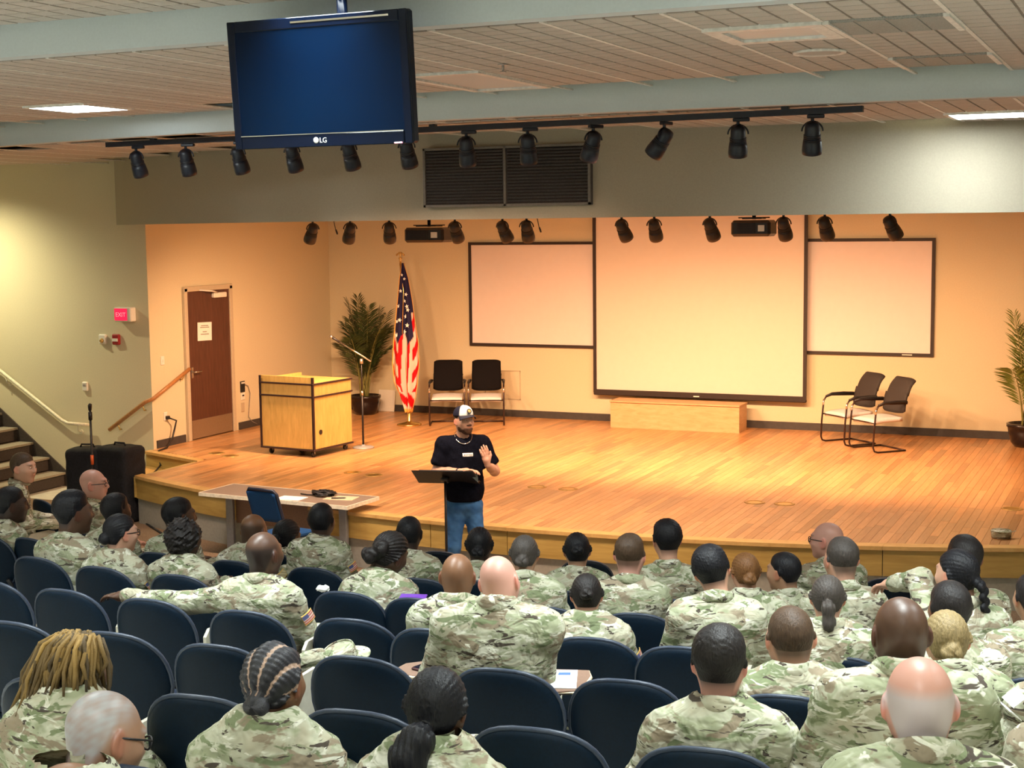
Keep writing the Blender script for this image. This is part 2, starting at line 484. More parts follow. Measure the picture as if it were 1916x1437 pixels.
# oak strip planks, running to the back wall
PW = .083
boards = []
x = -12.93; k = 0
pr = random.Random(3)
while x+PW < 1.08:
    ya = stage_y(x+PW/2)+.09 if x > -11.72 else (16.53-(x+12.95)*.367)
    y = ya; L = .25+pr.random()*1.0
    while y < 21.43:
        y2 = min(y+L, 21.44)
        if 21.44-y2 < .15: y2 = 21.44
        g = pr.choice([.72, .82, .88, .95, 1.0, 1.0, 1.04, 1.1, 1.16]); w = pr.uniform(-.04, .05)
        boards.append((x, y, x+PW, y2, (g*(1+w), g, g*(1-w*1.3))))
        y = y2; L = .7+pr.random()*.9
    x += PW
vis = lambda q: -FPX < 0 and (lambda P: FPX*(P@RGT)/(P@FWD))(np.array([(q[0]+q[2])/2, (q[1]+q[3])/2, ST])-EYE) < 990
boards.sort(key=lambda q: (not vis(q), q[1]))
def plank_geo(bs):
    vs = []; fs = []; cols = []
    for (xa, ya, xb, yb, c) in bs:
        k = len(vs); e = .0012; t = ST
        vs += [(xa+e, ya+e, t-.022), (xb-e, ya+e, t-.022), (xb-e, yb-e, t-.022), (xa+e, yb-e, t-.022),
               (xa+e, ya+e, t), (xb-e, ya+e, t), (xb-e, yb-e, t), (xa+e, yb-e, t)]
        fs += [(k+4, k+5, k+6, k+7), (k, k+1, k+5, k+4), (k+1, k+2, k+6, k+5), (k+2, k+3, k+7, k+6), (k+3, k, k+4, k+7)]
        cols += [c]*8
    return vs, fs, cols
def plank_obj(bs, name):
    vs, fs, cols = plank_geo(bs)
    me = bpy.data.meshes.new(name); me.from_pydata(vs, [], fs)
    at = me.color_attributes.new('tone', 'FLOAT_COLOR', 'POINT')
    at.data.foreach_set('color', [q for c in cols for q in (*c, 1.0)])
    return link(name, me, M['plank'], stage_o)
for q in boards[:300]: plank_obj([q], 'plank')
o = plank_obj(boards[300:], 'planks_beyond'); o['kind'] = 'stuff'

# two steps down from the deck, in front of the side wall
for k, (z, pts) in enumerate([(.41, [(-12.95, 16.42), (-11.80, 16.0), (-11.80, 15.62), (-12.95, 16.04)]),
                              (.205, [(-12.95, 16.02), (-11.80, 15.60), (-11.80, 15.15), (-12.95, 15.55)])]):
    st = thing('stage_step', ['upper wooden step up to the stage beside the side wall', 'lower wooden step up to the stage beside black covered speakers'][k], 'step', (0, 0, 0))
    b = MB(); b.prism(pts[::-1] if False else pts, 0, z-.03); b.build('riser', M['stage_face'], st)
    b = MB(); q = [(p[0]*1.0, p[1]-(.02 if i >= 2 else 0)) for i, p in enumerate(pts)]; b.prism(q, z-.03, z); b.build('tread', M['nosing'], st)

# baseboards
b = MB(); b.box((-5.93, 21.44, ST+.055), (14.0, .02, .11)); struct('baseboard_back', b, M['baseboard'])
b = MB(); b.box((-12.94, 16.995, ST+.055), (.02, .66, .11)); b.box((-12.94, 20.05, ST+.055), (.02, 2.76, .11)); struct('baseboard_stage_left', b, M['baseboard'])
# ------------------------------------------------------------------ ceiling fixtures
def troffer(label, x, y, z, w, d, emit=None, frame=.04, group=None, watts=0):
    t = thing('ceiling_light', label, 'ceiling light', (x, y, z), 0, group)
    b = MB()
    for sx in (-1, 1): b.box((sx*(w-frame)/2, 0, -.004), (frame, d, .03))
    for sy in (-1, 1): b.box((0, sy*(d-frame)/2, -.004), (w-2*frame, frame, .03))
    b.build('frame', M['tee'], t)
    b = MB(); b.box((0, 0, .004), (w-2*frame, d-2*frame, .012)); b.build('diffuser', emit or M['diffuser_off'], t)
    if watts:
        La = bpy.data.lights.new('panel_tubes', 'AREA'); La.shape = 'RECTANGLE'; La.size = w-2*frame; La.size_y = d-2*frame
        La.energy = watts; La.color = TROFFER_COLOR; La.spread = R(118)
        o = bpy.data.objects.new('tubes', La); COL.objects.link(o); o.parent = t; o.location = (0, 0, -.012)
    return t
M['lit_front'] = glow('lit_panel_front', TROFFER_COLOR, TROFFER_FRONT)
M['lit_right'] = glow('lit_panel_right', TROFFER_COLOR, TROFFER_FRONT*1.25)
M['lit_house'] = glow('lit_panel_house', TROFFER_COLOR, 2.0)
troffer('lit ceiling panel at upper left, left of the hanging monitor', GX(11)-G/2, GY(3)+G/2, ZB, G, G, M['lit_front'])
troffer('lit ceiling panel at the right edge above the proscenium', GX(0)-G/2-.02, 11.90+G*2.5, ZC, G, G, M['lit_right'])
troffer('unlit square ceiling panel at upper right with a deep frame', GX(1)-G/2, GY(0)+G/2, ZB, G, G, None, .09)
troffer('unlit long ceiling panel right of the hanging monitor', GX(5)-G/2, GY(3), ZB, G, 2*G, None, .06)
k = 0
for y, where in ((4.9, 'over the near seats'), (1.2, 'over the camera'), (-2.0, 'by the rear wall')):
    for x, side in ((-12.2, 'far left'), (-8.4, 'left'), (-4.6, 'centre'), (-.9, 'right'), (2.6, 'far right')):
        troffer('lit ceiling panel %s, %s of its row' % (where, side), x, y, ZA-.004, .62, 1.22, M['lit_house'], .03, 'lit house panels', TROFFER_POWER)
for x, side in ((-4.3, 'left'), (-1.7, 'centre'), (.9, 'right')):  # added panels out of view, to brighten the front rows
    troffer('added unseen fill panel beside the first ceiling step, %s of three' % side, x, 6.55, ZA-.004, .62, 1.22, M['lit_house'], .03, 'lit house panels', TROFFER_POWER)
for u, lab in ((628, 'thin hanging microphone at the left of the stage pipe'), (1009, 'thin hanging microphone right of the left projector')):
    q = aty(u, 416, 16.2); t = thing('hanging_microphone', lab, 'microphone', (q[0], 16.2, 3.60))
    b = MB(); b.tube([(-.05, 0, .85), (-.03, 0, .18), (0, 0, .05)], .005, 6); b.build('cable', M['black'], t)
    b = MB(); b.tube([(0, 0, .06), (.012, 0, .03), (.022, 0, 0)], [.010, .012, .010], 8); b.build('capsule', M['black'], t)
# a recessed downlight over the foot of the stairs
t = thing('downlight', 'recessed warm downlight in the ceiling over the stairs', 'downlight', (-15.85, 15.30, ZC))
b = MB(); b.lathe([(.07, .02), (.075, -.004), (.10, -.006), (.10, .004)], 20); b.build('trim_ring', M['tee'], t)
Lw = bpy.data.lights.new('downlight_bulb', 'SPOT'); Lw.energy = WASH_POWER; Lw.color = WASH_COLOR; Lw.spot_size = R(150); Lw.spot_blend = .9; Lw.shadow_soft_size = .07
ow = bpy.data.objects.new('bulb', Lw); COL.objects.link(ow); ow.parent = t; ow.location = (0, 0, -.03)
# plain grey perforated panels
for lab, i, j in (('grey perforated ceiling panel nearest the upper right corner', 0, 0), ('grey perforated ceiling panel nearer the stage at upper right', 0, 3)):
    t = thing('ceiling_vent', lab, 'ceiling vent', (GX(i)-G/2, GY(j)+G/2, ZB))
    b = MB(); b.box((0, 0, .002), (G-.03, G-.03, .012)); b.build('panel', M['grey_tile'], t)
    for q in range(4):
        b = MB(); b.box((-.255+.17*q, 0, -.006), (.15, G-.10, .006)); b.build('slat', M['grey_tile'], t)
    for s in (-1, 1):
        b = MB(); b.box((s*(G/2-.02), 0, -.008), (.035, G-.02, .02)); b.build('frame_strip', M['tee'], t)
t = thing('ceiling_speaker', 'round flush ceiling speaker with a pale rim at upper right', 'ceiling speaker', (-2.14, 9.78, ZB-.004))
b = MB(); b.lathe([(.14, .004), (.14, -.006), (.17, -.012), (.175, .0), (.175, .004)], 28); b.build('rim', M['tee'], t)
b = MB(); b.cyl((0, 0, -.006), .14, .008, 28); b.build('grille', M['tile'], t)
t = thing('sprinkler_head', 'small ceiling sprinkler head right of the hanging monitor', 'sprinkler', (*atz(941, 120, ZB)[:2], ZB))
b = MB(); b.cyl((0, 0, -.01), .035, .012, 14); b.build('rosette', M['steel'], t)
b = MB(); b.cyl((0, 0, -.05), .010, .045, 8); b.cyl((0, 0, -.058), .024, .008, 12); b.build('nozzle', M['steel'], t)

# ------------------------------------------------------------------ spotlights
def lamp(name, label, cat, at, yaw, tilt, sc=1.0, group=None, mat=None, spot=None):
    """at: where the stem leaves the track; tilt 0 = lens straight down"""
    mat = mat or M['track_black']
    t = thing(name, label, cat, at, yaw, group); t.scale = (sc, sc, sc)
    b = MB(); b.box((0.02, 0, -.012), (.11, .035, .024), None, .005); b.cyl((0, 0, -.045), .011, .04, 10); b.build('adapter', mat, t)
    b = MB(); pts = []
    for k in range(15):
        A = PI*k/14; pts.append((math.cos(A)*.066, 0, -.105+math.sin(A)*.062))
    b.tube(pts, .006, 6); b.build('yoke', M['steel'] if sc > 9 else mat, t)
    Mx = Matrix.Translation((0, 0, -.105)) @ Matrix.Rotation(tilt, 4, 'X')
    b = MB()
    b.lathe([(.018, .060), (.040, .052), (.048, .030), (.050, -.02), (.050, -.050), (.056, -.052), (.060, -.075), (.064, -.120), (.062, -.148), (.056, -.150)], 20, Mx)
    h = b.build('housing', mat, t)
    for q in range(3):
        b = MB(); b.lathe([(.052, -.022-.012*q), (.055, -.022-.012*q), (.055, -.028-.012*q), (.052, -.028-.012*q)], 20, Mx); b.build('cooling_fin', mat, h)
    b = MB(); b.cyl((0, 0, -.146), .050, .004, 20, None, Mx); b.build('lens', M['diffuser_off'], h)
    if spot:
        L = bpy.data.lights.new('spot_bulb', 'SPOT'); L.energy = spot[0]; L.color = spot[1]
        L.spot_size = spot[2]; L.spot_blend = .75; L.shadow_soft_size = .05
        o = bpy.data.objects.new('bulb', L); COL.objects.link(o); o.parent = t
        d = Mx @ Vector((0, 0, -.162)); o.location = d
        o.rotation_euler = (tilt, 0, 0)
    return t
pa, pb = np.array([-10.056, 12.317, 4.565]), np.array([-2.231, 11.78, 4.565])
trk = thing('lighting_track', 'long black lighting track hung below the ceiling', 'track', (0, 0, 0))
b = MB(); mid = (pa+pb)/2; L = float(np.linalg.norm(pb-pa)); ang = math.atan2(pb[1]-pa[1], pb[0]-pa[0])
b.box((0, 0, 0), (L, .045, .05), Matrix.Translation(mid) @ Matrix.Rotation(ang, 4, 'Z')); b.build('rail', M['track_black'], trk)
for f in (.08, .5, .92):
    p = pa+(pb-pa)*f; b = MB(); b.box((p[0], p[1], 4.60), (.06, .05, .03)); b.build('hanger', M['track_black'], trk)
lat = [4, 10, 0, 6, 2, 6, 14, 14, 50, 70, 16, 14]
tlt = [24, 22, 24, 26, 26, 26, 22, 22, 30, 42, 20, 20]
us = [253, 346, 444, 545, 652, 760, 872, 987, 1110, 1243, 1381, 1520]
tl = [(-.15, .1), (.0, .1), (-.12, .15), (-.05, .2), (-.05, .2), (-.05, .1), (.0, .0), (-.02, .02), (.35, .1), (.6, .25), (.0, .0), (.0, .0)]
for k, u in enumerate(us):
    # position along the rail that this view direction meets
    d = ray(u, 240); nrm = np.array([-(pb-pa)[1], (pb-pa)[0], 0]); s = (pa-EYE)@nrm/(d@nrm); q = EYE+d*s
    lamp('track_spotlight', 'black track spotlight, %s from the left on the long front track' % ORD[k+1], 'spotlight',
         (q[0], q[1], 4.54), R(lat[k]), R(tlt[k]), 1.25, 'spotlights on the front track', None, (TRACK_POWER, TRACK_COLOR, R(112)))

pipe_y = 16.3
pipe = thing('lighting_pipe', 'black lighting pipe hidden behind the proscenium edge', 'pipe', (0, 0, 0))
b = MB(); b.tube([(-11.6, pipe_y, 3.86), (-.6, pipe_y, 3.86)], .024, 10); b.build('bar', M['black_metal'], pipe)
for x in (-11.2, -8.5, -5.8, -3.2, -.9):
    b = MB(); b.tube([(x, pipe_y, 3.86), (x, pipe_y, 4.445)], .012, 6); b.build('drop_rod', M['black_metal'], pipe)
su = [585, 655, 728, 851, 940, 985, 1163, 1224, 1328, 1466, 1543, 1665]
stl = [(.55, -.15), (.0, -.3), (.25, -.3), (.45, -.3), (.4, -.1), (.35, -.2), (.55, .2), (.1, -.3), (.35, -.2), (.1, -.3), (.0, -.35), (.8, -.1)]
saim = [.95, .75, .45, .1, -.15, .2, -.2, .1, -.15, .0, -.1, -.5]
for k, u in enumerate(su):
    q = aty(u, 415, pipe_y)
    lamp('stage_spotlight', 'black stage spotlight, %s from the left under the proscenium' % ORD[k+1], 'spotlight',
         (q[0], pipe_y, 3.80), saim[k], R(40), 1.3, 'spotlights on the stage pipe', M['black'],
         (STAGE_POWER, STAGE_COLOR, R(118)))
# ------------------------------------------------------------------ ceiling projectors over the stage
for lab, (u0, v0, u1, v1) in (('black ceiling projector left of the main screen', (765, 424, 842, 455)), ('black ceiling projector in front of the main screen', (1372, 410, 1450, 444))):
    yy = 16.75; a, c = aty(u0, v1, yy), aty(u1, v0, yy)
    w, h = (c[0]-a[0])*.94, c[2]-a[2]
    t = thing('projector', lab, 'projector', ((a[0]+c[0])/2, yy, a[2]))
    b = MB(); b.box((0, 0, h/2), (w, .34, h*.92), None, .03); b.build('body', M['black'], t)
    b = MB(); b.box((-.1*w, -.172, h/2), (w*.45, .012, h*.6)); vv = b.build('vent', M['screen_frame'], t)
    for q in range(5):
        b = MB(); b.box((-.1*w, -.180, h*.25+q*h*.12), (w*.42, .006, h*.05)); b.build('slat', M['black_metal'], vv)
    b = MB(); b.box((.28*w, -.172, h*.5), (w*.16, .012, h*.35)); b.build('connector_panel', M['white_plastic'], t)
    b = MB(); b.box((0, 0, h*1.05), (w*.5, .2, .015)); b.tube([(-w*.4, 0, h*1.1), (w*.4, 0, h*1.1)], .008, 6); b.tube([(0, 0, h), (0, 0, 4.45-a[2])], .022, 10); b.build('mount', M['black_metal'], t)
# ------------------------------------------------------------------ hanging monitor
tvw, tvh = 1.152, 1.152*.615
tv = thing('hanging_monitor', 'large black flat monitor hung from the ceiling on a pole', 'monitor', (-4.324, 7.1, 4.496))
tv.rotation_euler = (R(4.3), 0, -.011)
b = MB(); b.box((0, .035, 0), (tvw, .07, tvh), None, .012); b.build('casing', plain('dark_blue_casing', (.003, .007, .020), .4, 0, .1, 20, .2), tv)
t = NT('glossy_bezel'); t.set((.002, .005, .016), .2, 0, .2); M['bezel'] = t.m
t = NT('dark_glass_screen')
v = t.coord('Object'); n_ = t.noise(v, 1.2, 2)
t.set(t.ramp(n_, [(.3, (.0002, .0045, .018)), (.7, (.0003, .0075, .026))]), .30, 0, .12); M['tvglass'] = t.m
b = MB(); bw = .05
for s in (-1, 1): b.box((s*(tvw-bw)/2, -.004, .0), (bw, .014, tvh), None, .004)
b.box((0, -.004, tvh/2-.03), (tvw-2*bw, .014, .06), None, .004); b.box((0, -.006, -tvh/2+.035), (tvw-2*bw, .018, .07), None, .004)
bz = b.build('bezel', M['bezel'], tv)
b = MB(); b.box((0, -.002, .005), (tvw-2*bw, .006, tvh-.13)); b.build('screen', M['tvglass'], tv)
b = MB(); b.box((.16, -.0135, tvh/2-.027), (.62, .004, .010)); b.build('top_highlight', M['chrome'], bz)  # highlight on the top bezel, modelled as a bright chrome strip
b = MB(); b.box((0, -.017, -tvh/2+.072), (tvw-2*bw, .004, .004)); b.build('lower_trim', M['chrome'], bz)
cu = bpy.data.curves.new('logo', 'FONT'); cu.body = 'LG'; cu.size = .038; cu.extrude = .0008; cu.align_x = 'CENTER'
lg = bpy.data.objects.new('logo_letters', cu); COL.objects.link(lg); lg.data.materials.append(M['white_plastic']); lg.parent = tv
lg.location = (.018, -.0165, -tvh/2+.022); lg.rotation_euler = (PI/2, 0, 0)
b = MB(); b.lathe([(.008, 0), (.017, 0), (.017, .001), (.008, .001)], 20, Matrix.Translation((-.03, -.0165, -tvh/2+.036)) @ Matrix.Rotation(PI/2, 4, 'X')); b.box((-.028, -.0168, -tvh/2+.033), (.004, .001, .012)); b.build('logo_ring', M['white_plastic'], tv)
M['pink_led'] = glow('red_standby_light', (1.0, .25, .45), 2.0)
b = MB(); b.box((.49, -.014, -tvh/2+.006), (.05, .012, .008), None, .002); b.build('status_light', M['pink_led'], tv)
b = MB(); b.box((0, .09, .08), (.35, .04, .30)); b.tube([(0.12, .10, .1), (0.12, .10, 4.99-4.496+.02)], .030, 12); b.build('pole', M['bezel'], tv)
b = MB(); b.cyl((0.12, .10, .475), .07, .02, 16); b.build('ceiling_plate', M['bezel'], tv)

# ------------------------------------------------------------------ louvre on the fascia
lv = thing('air_grille', 'dark louvred air grille in two halves on the proscenium', 'air grille', (0, 0, 0))
gx0, gx1, gz0, gz1 = -7.13, -5.27, 3.885, 4.492
gy = 13.76
b = MB()
for s, (a, c) in enumerate(((gx0, (gx0+gx1)/2), ((gx0+gx1)/2, gx1))):
    pass
b.box(((gx0+gx1)/2, gy+.05, (gz0+gz1)/2), (gx1-gx0, .10, gz1-gz0)); b.build('back_panel', M['grille'], lv)
b = MB()
for x in (gx0+.012, (gx0+gx1)/2, gx1-.012): b.box((x, gy-.012, (gz0+gz1)/2), (.024, .03, gz1-gz0))
for z in (gz0+.012, gz1-.012): b.box(((gx0+gx1)/2, gy-.012, z), (gx1-gx0, .03, .024))
b.build('frame', M['grille_frame'], lv)
nsl = 18
for s in (0, 1):
    xa = gx0+.03+s*(gx1-gx0)/2; xb = xa+(gx1-gx0)/2-.06
    for k in range(nsl):
        z = gz0+.035+(gz1-gz0-.07)*k/(nsl-1)
        b = MB(); b.box((0, 0, 0), (xb-xa, .026, .004), Matrix.Translation(((xa+xb)/2, gy-.012, z)) @ Matrix.Rotation(R(40), 4, 'X')); b.build('slat', M['grille'], lv)
# ------------------------------------------------------------------ door and small things on the stage side wall
WX = -12.95
dr = MB(); dr.box((WX+.012, 17.96, ST+1.09), (.03, 1.06, 2.16)); door = struct('door_1', dr, M['door_wood'])
b = MB()
for y in (17.40, 18.52): b.box((WX+.025, y, ST+1.11), (.05, .075, 2.22), None, .006)
b.box((WX+.025, 17.96, ST+2.205), (.05, 1.19, .075), None, .006); b.build('door_frame', M['door_frame'], door)
b = MB(); b.box((WX+.031, 17.96, ST+.155), (.008, 1.0, .27)); b.build('kick_plate', M['steel'], door)
b = MB(); b.box((WX+.032, 17.51, ST+.99), (.012, .05, .16), None, .004); b.tube([(WX+.03, 17.51, ST+1.0), (WX+.09, 17.51, ST+1.0), (WX+.09, 17.66, ST+1.0)], .011, 8); b.build('lever_handle', M['chrome'], door)
b = MB(); b.box((WX+.055, 18.20, ST+2.09), (.06, .32, .075), None, .01); b.build('door_closer', M['white_plastic'], door)
b = MB(); b.tube([(WX+.08, 18.12, ST+2.13), (WX+.15, 17.9, ST+2.16), (WX+.05, 17.72, ST+2.18)], .012, 6); b.build('closer_arm', M['white_plastic'], door)
nt = thing('paper_notice', 'white paper notice taped to the brown stage door', 'notice', (WX+.030, 17.84, 2.06))
b = MB(); b.box((0, 0, .13), (.002, .345, .27), Matrix.Rotation(R(-2), 4, 'X')); b.build('sheet', M['paper'], nt)
M['ink'] = plain('grey_print', (.30, .28, .27), .8)
for z, w in ((.215, .18), (.19, .22), (.125, .10), (.09, .20)):
    b = MB(); b.box((.0016, 0, z), (.001, w, .014), Matrix.Rotation(R(-2), 4, 'X')); b.build('printed_line', M['ink'], nt)
def plate(name, label, cat, y, z, w=.075, h=.12, mat=None):
    t = thing(name, label, cat, (WX, y, z)); b = MB(); b.box((.006, 0, 0), (.012, w, h), None, .004); b.build('cover_plate', mat or M['white_plastic'], t); return t
t = plate('light_switch', 'white light switch on the wall left of the stage door', 'switch', 16.86, 1.845, .08, .125)
b = MB(); b.box((.015, 0, 0), (.012, .02, .04)); b.build('toggle', M['white_plastic'], t)
t = plate('wall_outlet', 'white wall outlet with a black plug left of the door', 'outlet', 16.88, 1.05)
b = MB(); b.box((.03, .02, -.02), (.05, .06, .05), None, .008); b.build('plug', M['black'], t)
c = thing('power_cord', 'dark power cord running from the outlet down over the steps', 'cord', (0, 0, 0))
b = MB(); b.tube([(-12.91, 16.90, 1.03), (-12.84, 16.99, .98), (-12.87, 16.98, .86), (-12.86, 16.9, .72), (-12.80, 16.7, .635), (-12.75, 16.45, .63), (-12.6, 16.28, .46), (-12.5, 16.05, .425), (-12.42, 15.80, .40), (-12.33, 15.6, .23), (-12.2, 15.30, .215), (-12.0, 15.05, .02), (-11.7, 14.75, .02), (-10.9, 14.15, .02)], .013, 6); b.build('cable', M['black'], c)
t = plate('intercom_panel', 'black wall intercom with a cable right of the stage door', 'intercom', 18.80, 1.27, .12, .17, M['black'])
b = MB(); b.box((.015, 0, .06), (.012, .08, .022)); b.build('display', M['white_plastic'], t)
b = MB(); b.tube([(.012, .06, .03), (.02, .13, .0), (.02, .18, -.12), (.02, .14, -.34), (.02, .12, -.48), (.02, .2, -.56), (.02, .34, -.62)], .006, 6); b.build('cable', M['ink'], t)
t = plate('wall_socket', 'white wall socket plate just under the black intercom', 'socket', 18.80, 1.12, .10, .11)
b = MB(); b.box((.014, 0, .015), (.006, .05, .022)); b.build('slot', M['black'], t)
plate('blank_plate', 'beige blank wall plate below the white socket', 'plate', 18.79, .955, .085, .14, M['door_frame'])

# ------------------------------------------------------------------ on the wall left of the stage
GY0 = GREEN_Y
t = thing('exit_sign', 'lit red exit sign in a white box on the left wall', 'exit sign', (-13.31, GY0-.06, 2.515))
b = MB(); b.box((0, .0, 0), (.29, .12, .20), None, .012); b.build('case', M['white_plastic'], t)
M['exit_red'] = glow('exit_red_light', (1.0, .012, .085), .95); M['exit_red'].node_tree.nodes['Principled BSDF'].inputs['Base Color'].default_value = (.3, .01, .03, 1)
b = MB(); b.box((-.025, -.063, 0), (.215, .008, .165)); b.build('lit_face', M['exit_red'], t)
cu = bpy.data.curves.new('exit_text', 'FONT'); cu.body = 'EXIT'; cu.size = .085; cu.extrude = .001; cu.align_x = 'CENTER'
tmp = bpy.data.objects.new('exit_text', cu); COL.objects.link(tmp)
def text_mesh(body, size, mat, parent, loc, rot, name='lettering', ex=.0008):
    cu = bpy.data.curves.new(name, 'FONT'); cu.body = body; cu.size = size; cu.extrude = ex; cu.align_x = 'CENTER'; cu.resolution_u = 3
    tmp = bpy.data.objects.new(name, cu); COL.objects.link(tmp)
    me = bpy.data.meshes.new_from_object(tmp.evaluated_get(bpy.context.evaluated_depsgraph_get()))
    bpy.data.objects.remove(tmp); o = link(name, me, mat, parent); o.location = loc; o.rotation_euler = rot; return o
bpy.data.objects.remove(tmp)
M['exit_letters'] = glow('exit_letter_light', (1.0, .06, .16), 1.1)
text_mesh('EXIT', .085, M['exit_letters'], t, (-.025, -.0675, -.03), (PI/2, 0, 0))
def tv_logo():
    me = text_mesh('LG', .040, M['white_plastic'], tv, (.016, -.0165, -tvh/2+.022), (PI/2, 0, 0), 'logo_letters')
bpy.data.objects.remove(lg); tv_logo()
t = thing('alarm_strobe', 'white fire alarm strobe on the left wall beside the red pull', 'alarm strobe', (-13.745, GY0-.025, 2.155))
b = MB(); b.box((0, 0, 0), (.13, .05, .14), None, .015); b.build('housing', M['white_plastic'], t)
b = MB(); b.cyl((0, 0, 0), .035, .03, 14, .02, Matrix.Translation((0, -.025, -.02)) @ Matrix.Rotation(PI/2, 4, 'X')); b.build('lens', M['brass_dull'], t)
t = thing('fire_alarm_pull', 'dark red fire alarm pull station on the left wall', 'fire alarm', (-13.51, GY0-.025, 2.155))
b = MB(); b.box((0, 0, 0), (.12, .05, .15), None, .012); b.build('housing', M['red'], t)
b = MB(); b.box((0, -.03, -.005), (.09, .014, .04)); b.build('handle', M['white_plastic'], t)
t = thing('thermostat', 'small white thermostat on the left wall above the speakers', 'thermostat', (-14.10, GY0-.02, 1.47))
b = MB(); b.box((0, 0, 0), (.09, .04, .13), None, .01); b.build('case', M['white_plastic'], t)
b = MB(); b.box((0, -.022, .02), (.05, .006, .03)); b.build('display', M['ink'], t)

# handrails
t = thing('stair_handrail', 'cream painted metal handrail sloping down the left wall', 'handrail', (0, 0, 0))
M['cream_paint'] = plain('cream_rail_paint', (.72, .69, .55), .4)
b = MB(); b.tube([(-17.1, GY0-.08, 2.58), (-14.50, GY0-.08, .975), (-14.40, GY0-.08, .935), (-14.02, GY0-.08, .925)], .024, 10); b.build('rail', M['cream_paint'], t)
for x, z in ((-15.5, 1.55), (-14.22, .90)):
    b = MB(); b.tube([(x, GY0-.08, z), (x, GY0-.07, z-.07), (x, GY0, z-.09)], .010, 6); b.cyl((0, 0, 0), .035, .012, 12, None, Matrix.Translation((x, GY0-.002, z-.09)) @ Matrix.Rotation(PI/2, 4, 'X')); b.build('bracket', M['cream_paint'], t)
t = thing('step_handrail', 'brown oak handrail bent round the corner beside the stage steps', 'handrail', (0, 0, 0))
b = MB(); b.tube([(-13.66, GY0-.07, .87), (-13.02, GY0-.07, 1.29), (-12.87, GY0-.06, 1.35), (-12.87, 17.38, 1.68)], .028, 10); b.build('rail', M['rail_wood'], t)
for p in ((-13.50, GY0-.07, .94, 0), (-13.06, GY0-.07, 1.23, 0), (-12.87, 17.25, 1.60, 1)):
    b = MB(); q = (p[0], GY0, p[2]-.06) if not p[3] else (WX, p[1], p[2]-.06)
    b.tube([(p[0], p[1], p[2]), (p[0]*.5+q[0]*.5, p[1]*.5+q[1]*.5, p[2]-.065), q], .009, 6); b.build('bracket', M['brass'], t)

# stairs that climb along the left wall
stt = thing('staircase', 'carpeted stairs with pale nosings climbing along the left wall', 'stairs', (0, 0, 0))
M['step_dark'] = plain('dark_stair_riser', (.055, .042, .036), .9, 0, .2, 60)
M['step_tread'] = plain('stair_tread', (.30, .26, .20), .85, 0, .15, 60)
for k in range(9):
    x = -14.55-.285*k; z = .205*(k+1)
    b = MB(); b.box(((x-17.15)/2, 15.82, z-.11), (x+17.15, 1.50, .16)); b.build('riser', M['step_dark'], stt)
    b = MB(); b.box((x-.13, 15.82, z-.015), (.32, 1.50, .03)); b.build('tread', M['step_tread'], stt)
b = MB(); b.prism([(-14.38, 0), (-14.38, .12), (-17.15, 2.15), (-17.15, 0)], 0, .02, Matrix.Translation((0, GY0-.001, 0)) @ Matrix.Rotation(PI/2, 4, 'X')); b.build('skirt_board', M['step_dark'], stt)

# ------------------------------------------------------------------ back wall
BYW = 21.45
def screen(name, label, x0, x1, z0, z1, y, fr=.045, top=True):
    t = thing(name, label, 'projection screen', ((x0+x1)/2, y, z0))
    w, h = x1-x0, z1-z0
    b = MB(); b.box((0, 0, h/2), (w-.02, .012, h-.02)); b.build('surface', M['screen'] if name == 'main_screen' else M['panel_screen'], t)
    for s in (-1, 1):
        b = MB(); b.box((s*(w-fr)/2, -.012, h/2), (fr, .025, h)); b.build('side_border', M['screen_frame'], t)
    b = MB(); b.box((0, -.012, fr/2), (w-2*fr, .025, fr)); b.build('bottom_border', M['screen_frame'], t)
    b = MB(); b.box((0, -.012, h-fr/2), (w-2*fr, .025, fr)); b.build('top_border', M['screen_frame'], t)
    return t
screen('fixed_screen', 'framed white projection panel left of the main screen', -10.32, -7.95, 1.755, 3.42, BYW-.02)
t = screen('fixed_screen', 'framed white projection panel right of the main screen', -4.95, -3.02, 1.755, 3.44, BYW-.02)
b = MB(); b.box((.60, -.027, .022), (.14, .004, .014)); b.build('maker_badge', M['white_plastic'], t)
t = screen('main_screen', 'tall white main projection screen between the two panels', -8.13, -4.80, 1.085, 4.30, 21.30, .05)
b = MB(); b.box((0, 0, -.015), (3.33, .05, .05), None, .01); b.build('weight_bar', M['screen_frame'], t)
b = MB(); b.box((0, -.03, -.005), (.09, .012, .016)); b.build('pull_tab', M['white_plastic'], t)
b = MB(); b.box((0, .08, 3.20), (3.4, .14, .10)); b.build('roller_case', M['white_plastic'], t)
t = thing('plywood_box', 'long low plywood box standing under the main screen', 'box', (-6.67, 21.0, ST))
b = MB(); b.box((0, 0, .195), (2.0, .42, .39)); b.build('carcass', M['oak_box'], t)
b = MB(); b.box((0, -.01, .40), (2.02, .45, .02)); b.build('lid', M['oak_box'], t)
t = thing('access_panel', 'painted access panel low on the wall right of the chairs', 'access panel', (-9.76, BYW, 1.13))
b = MB()
for s in (-1, 1): b.box((s*.31, -.004, 0), (.010, .012, .47))
for s in (-1, 1): b.box((0, -.004, s*.23), (.63, .012, .010))
b.build('frame', M['door_frame'], t)
b = MB(); b.box((0, -.001, 0), (.60, .006, .44)); b.build('panel', M['paint'], t)
t = thing('white_board_panel', 'white board leaning on the wall behind the left palm', 'board', (-11.86, 21.36, ST))
b = MB(); b.box((0, 0, .18), (.30, .03, .36), Matrix.Rotation(R(-8), 4, 'X'), .004); b.build('panel', M['white_plastic'], t)
for k in range(4):
    pass

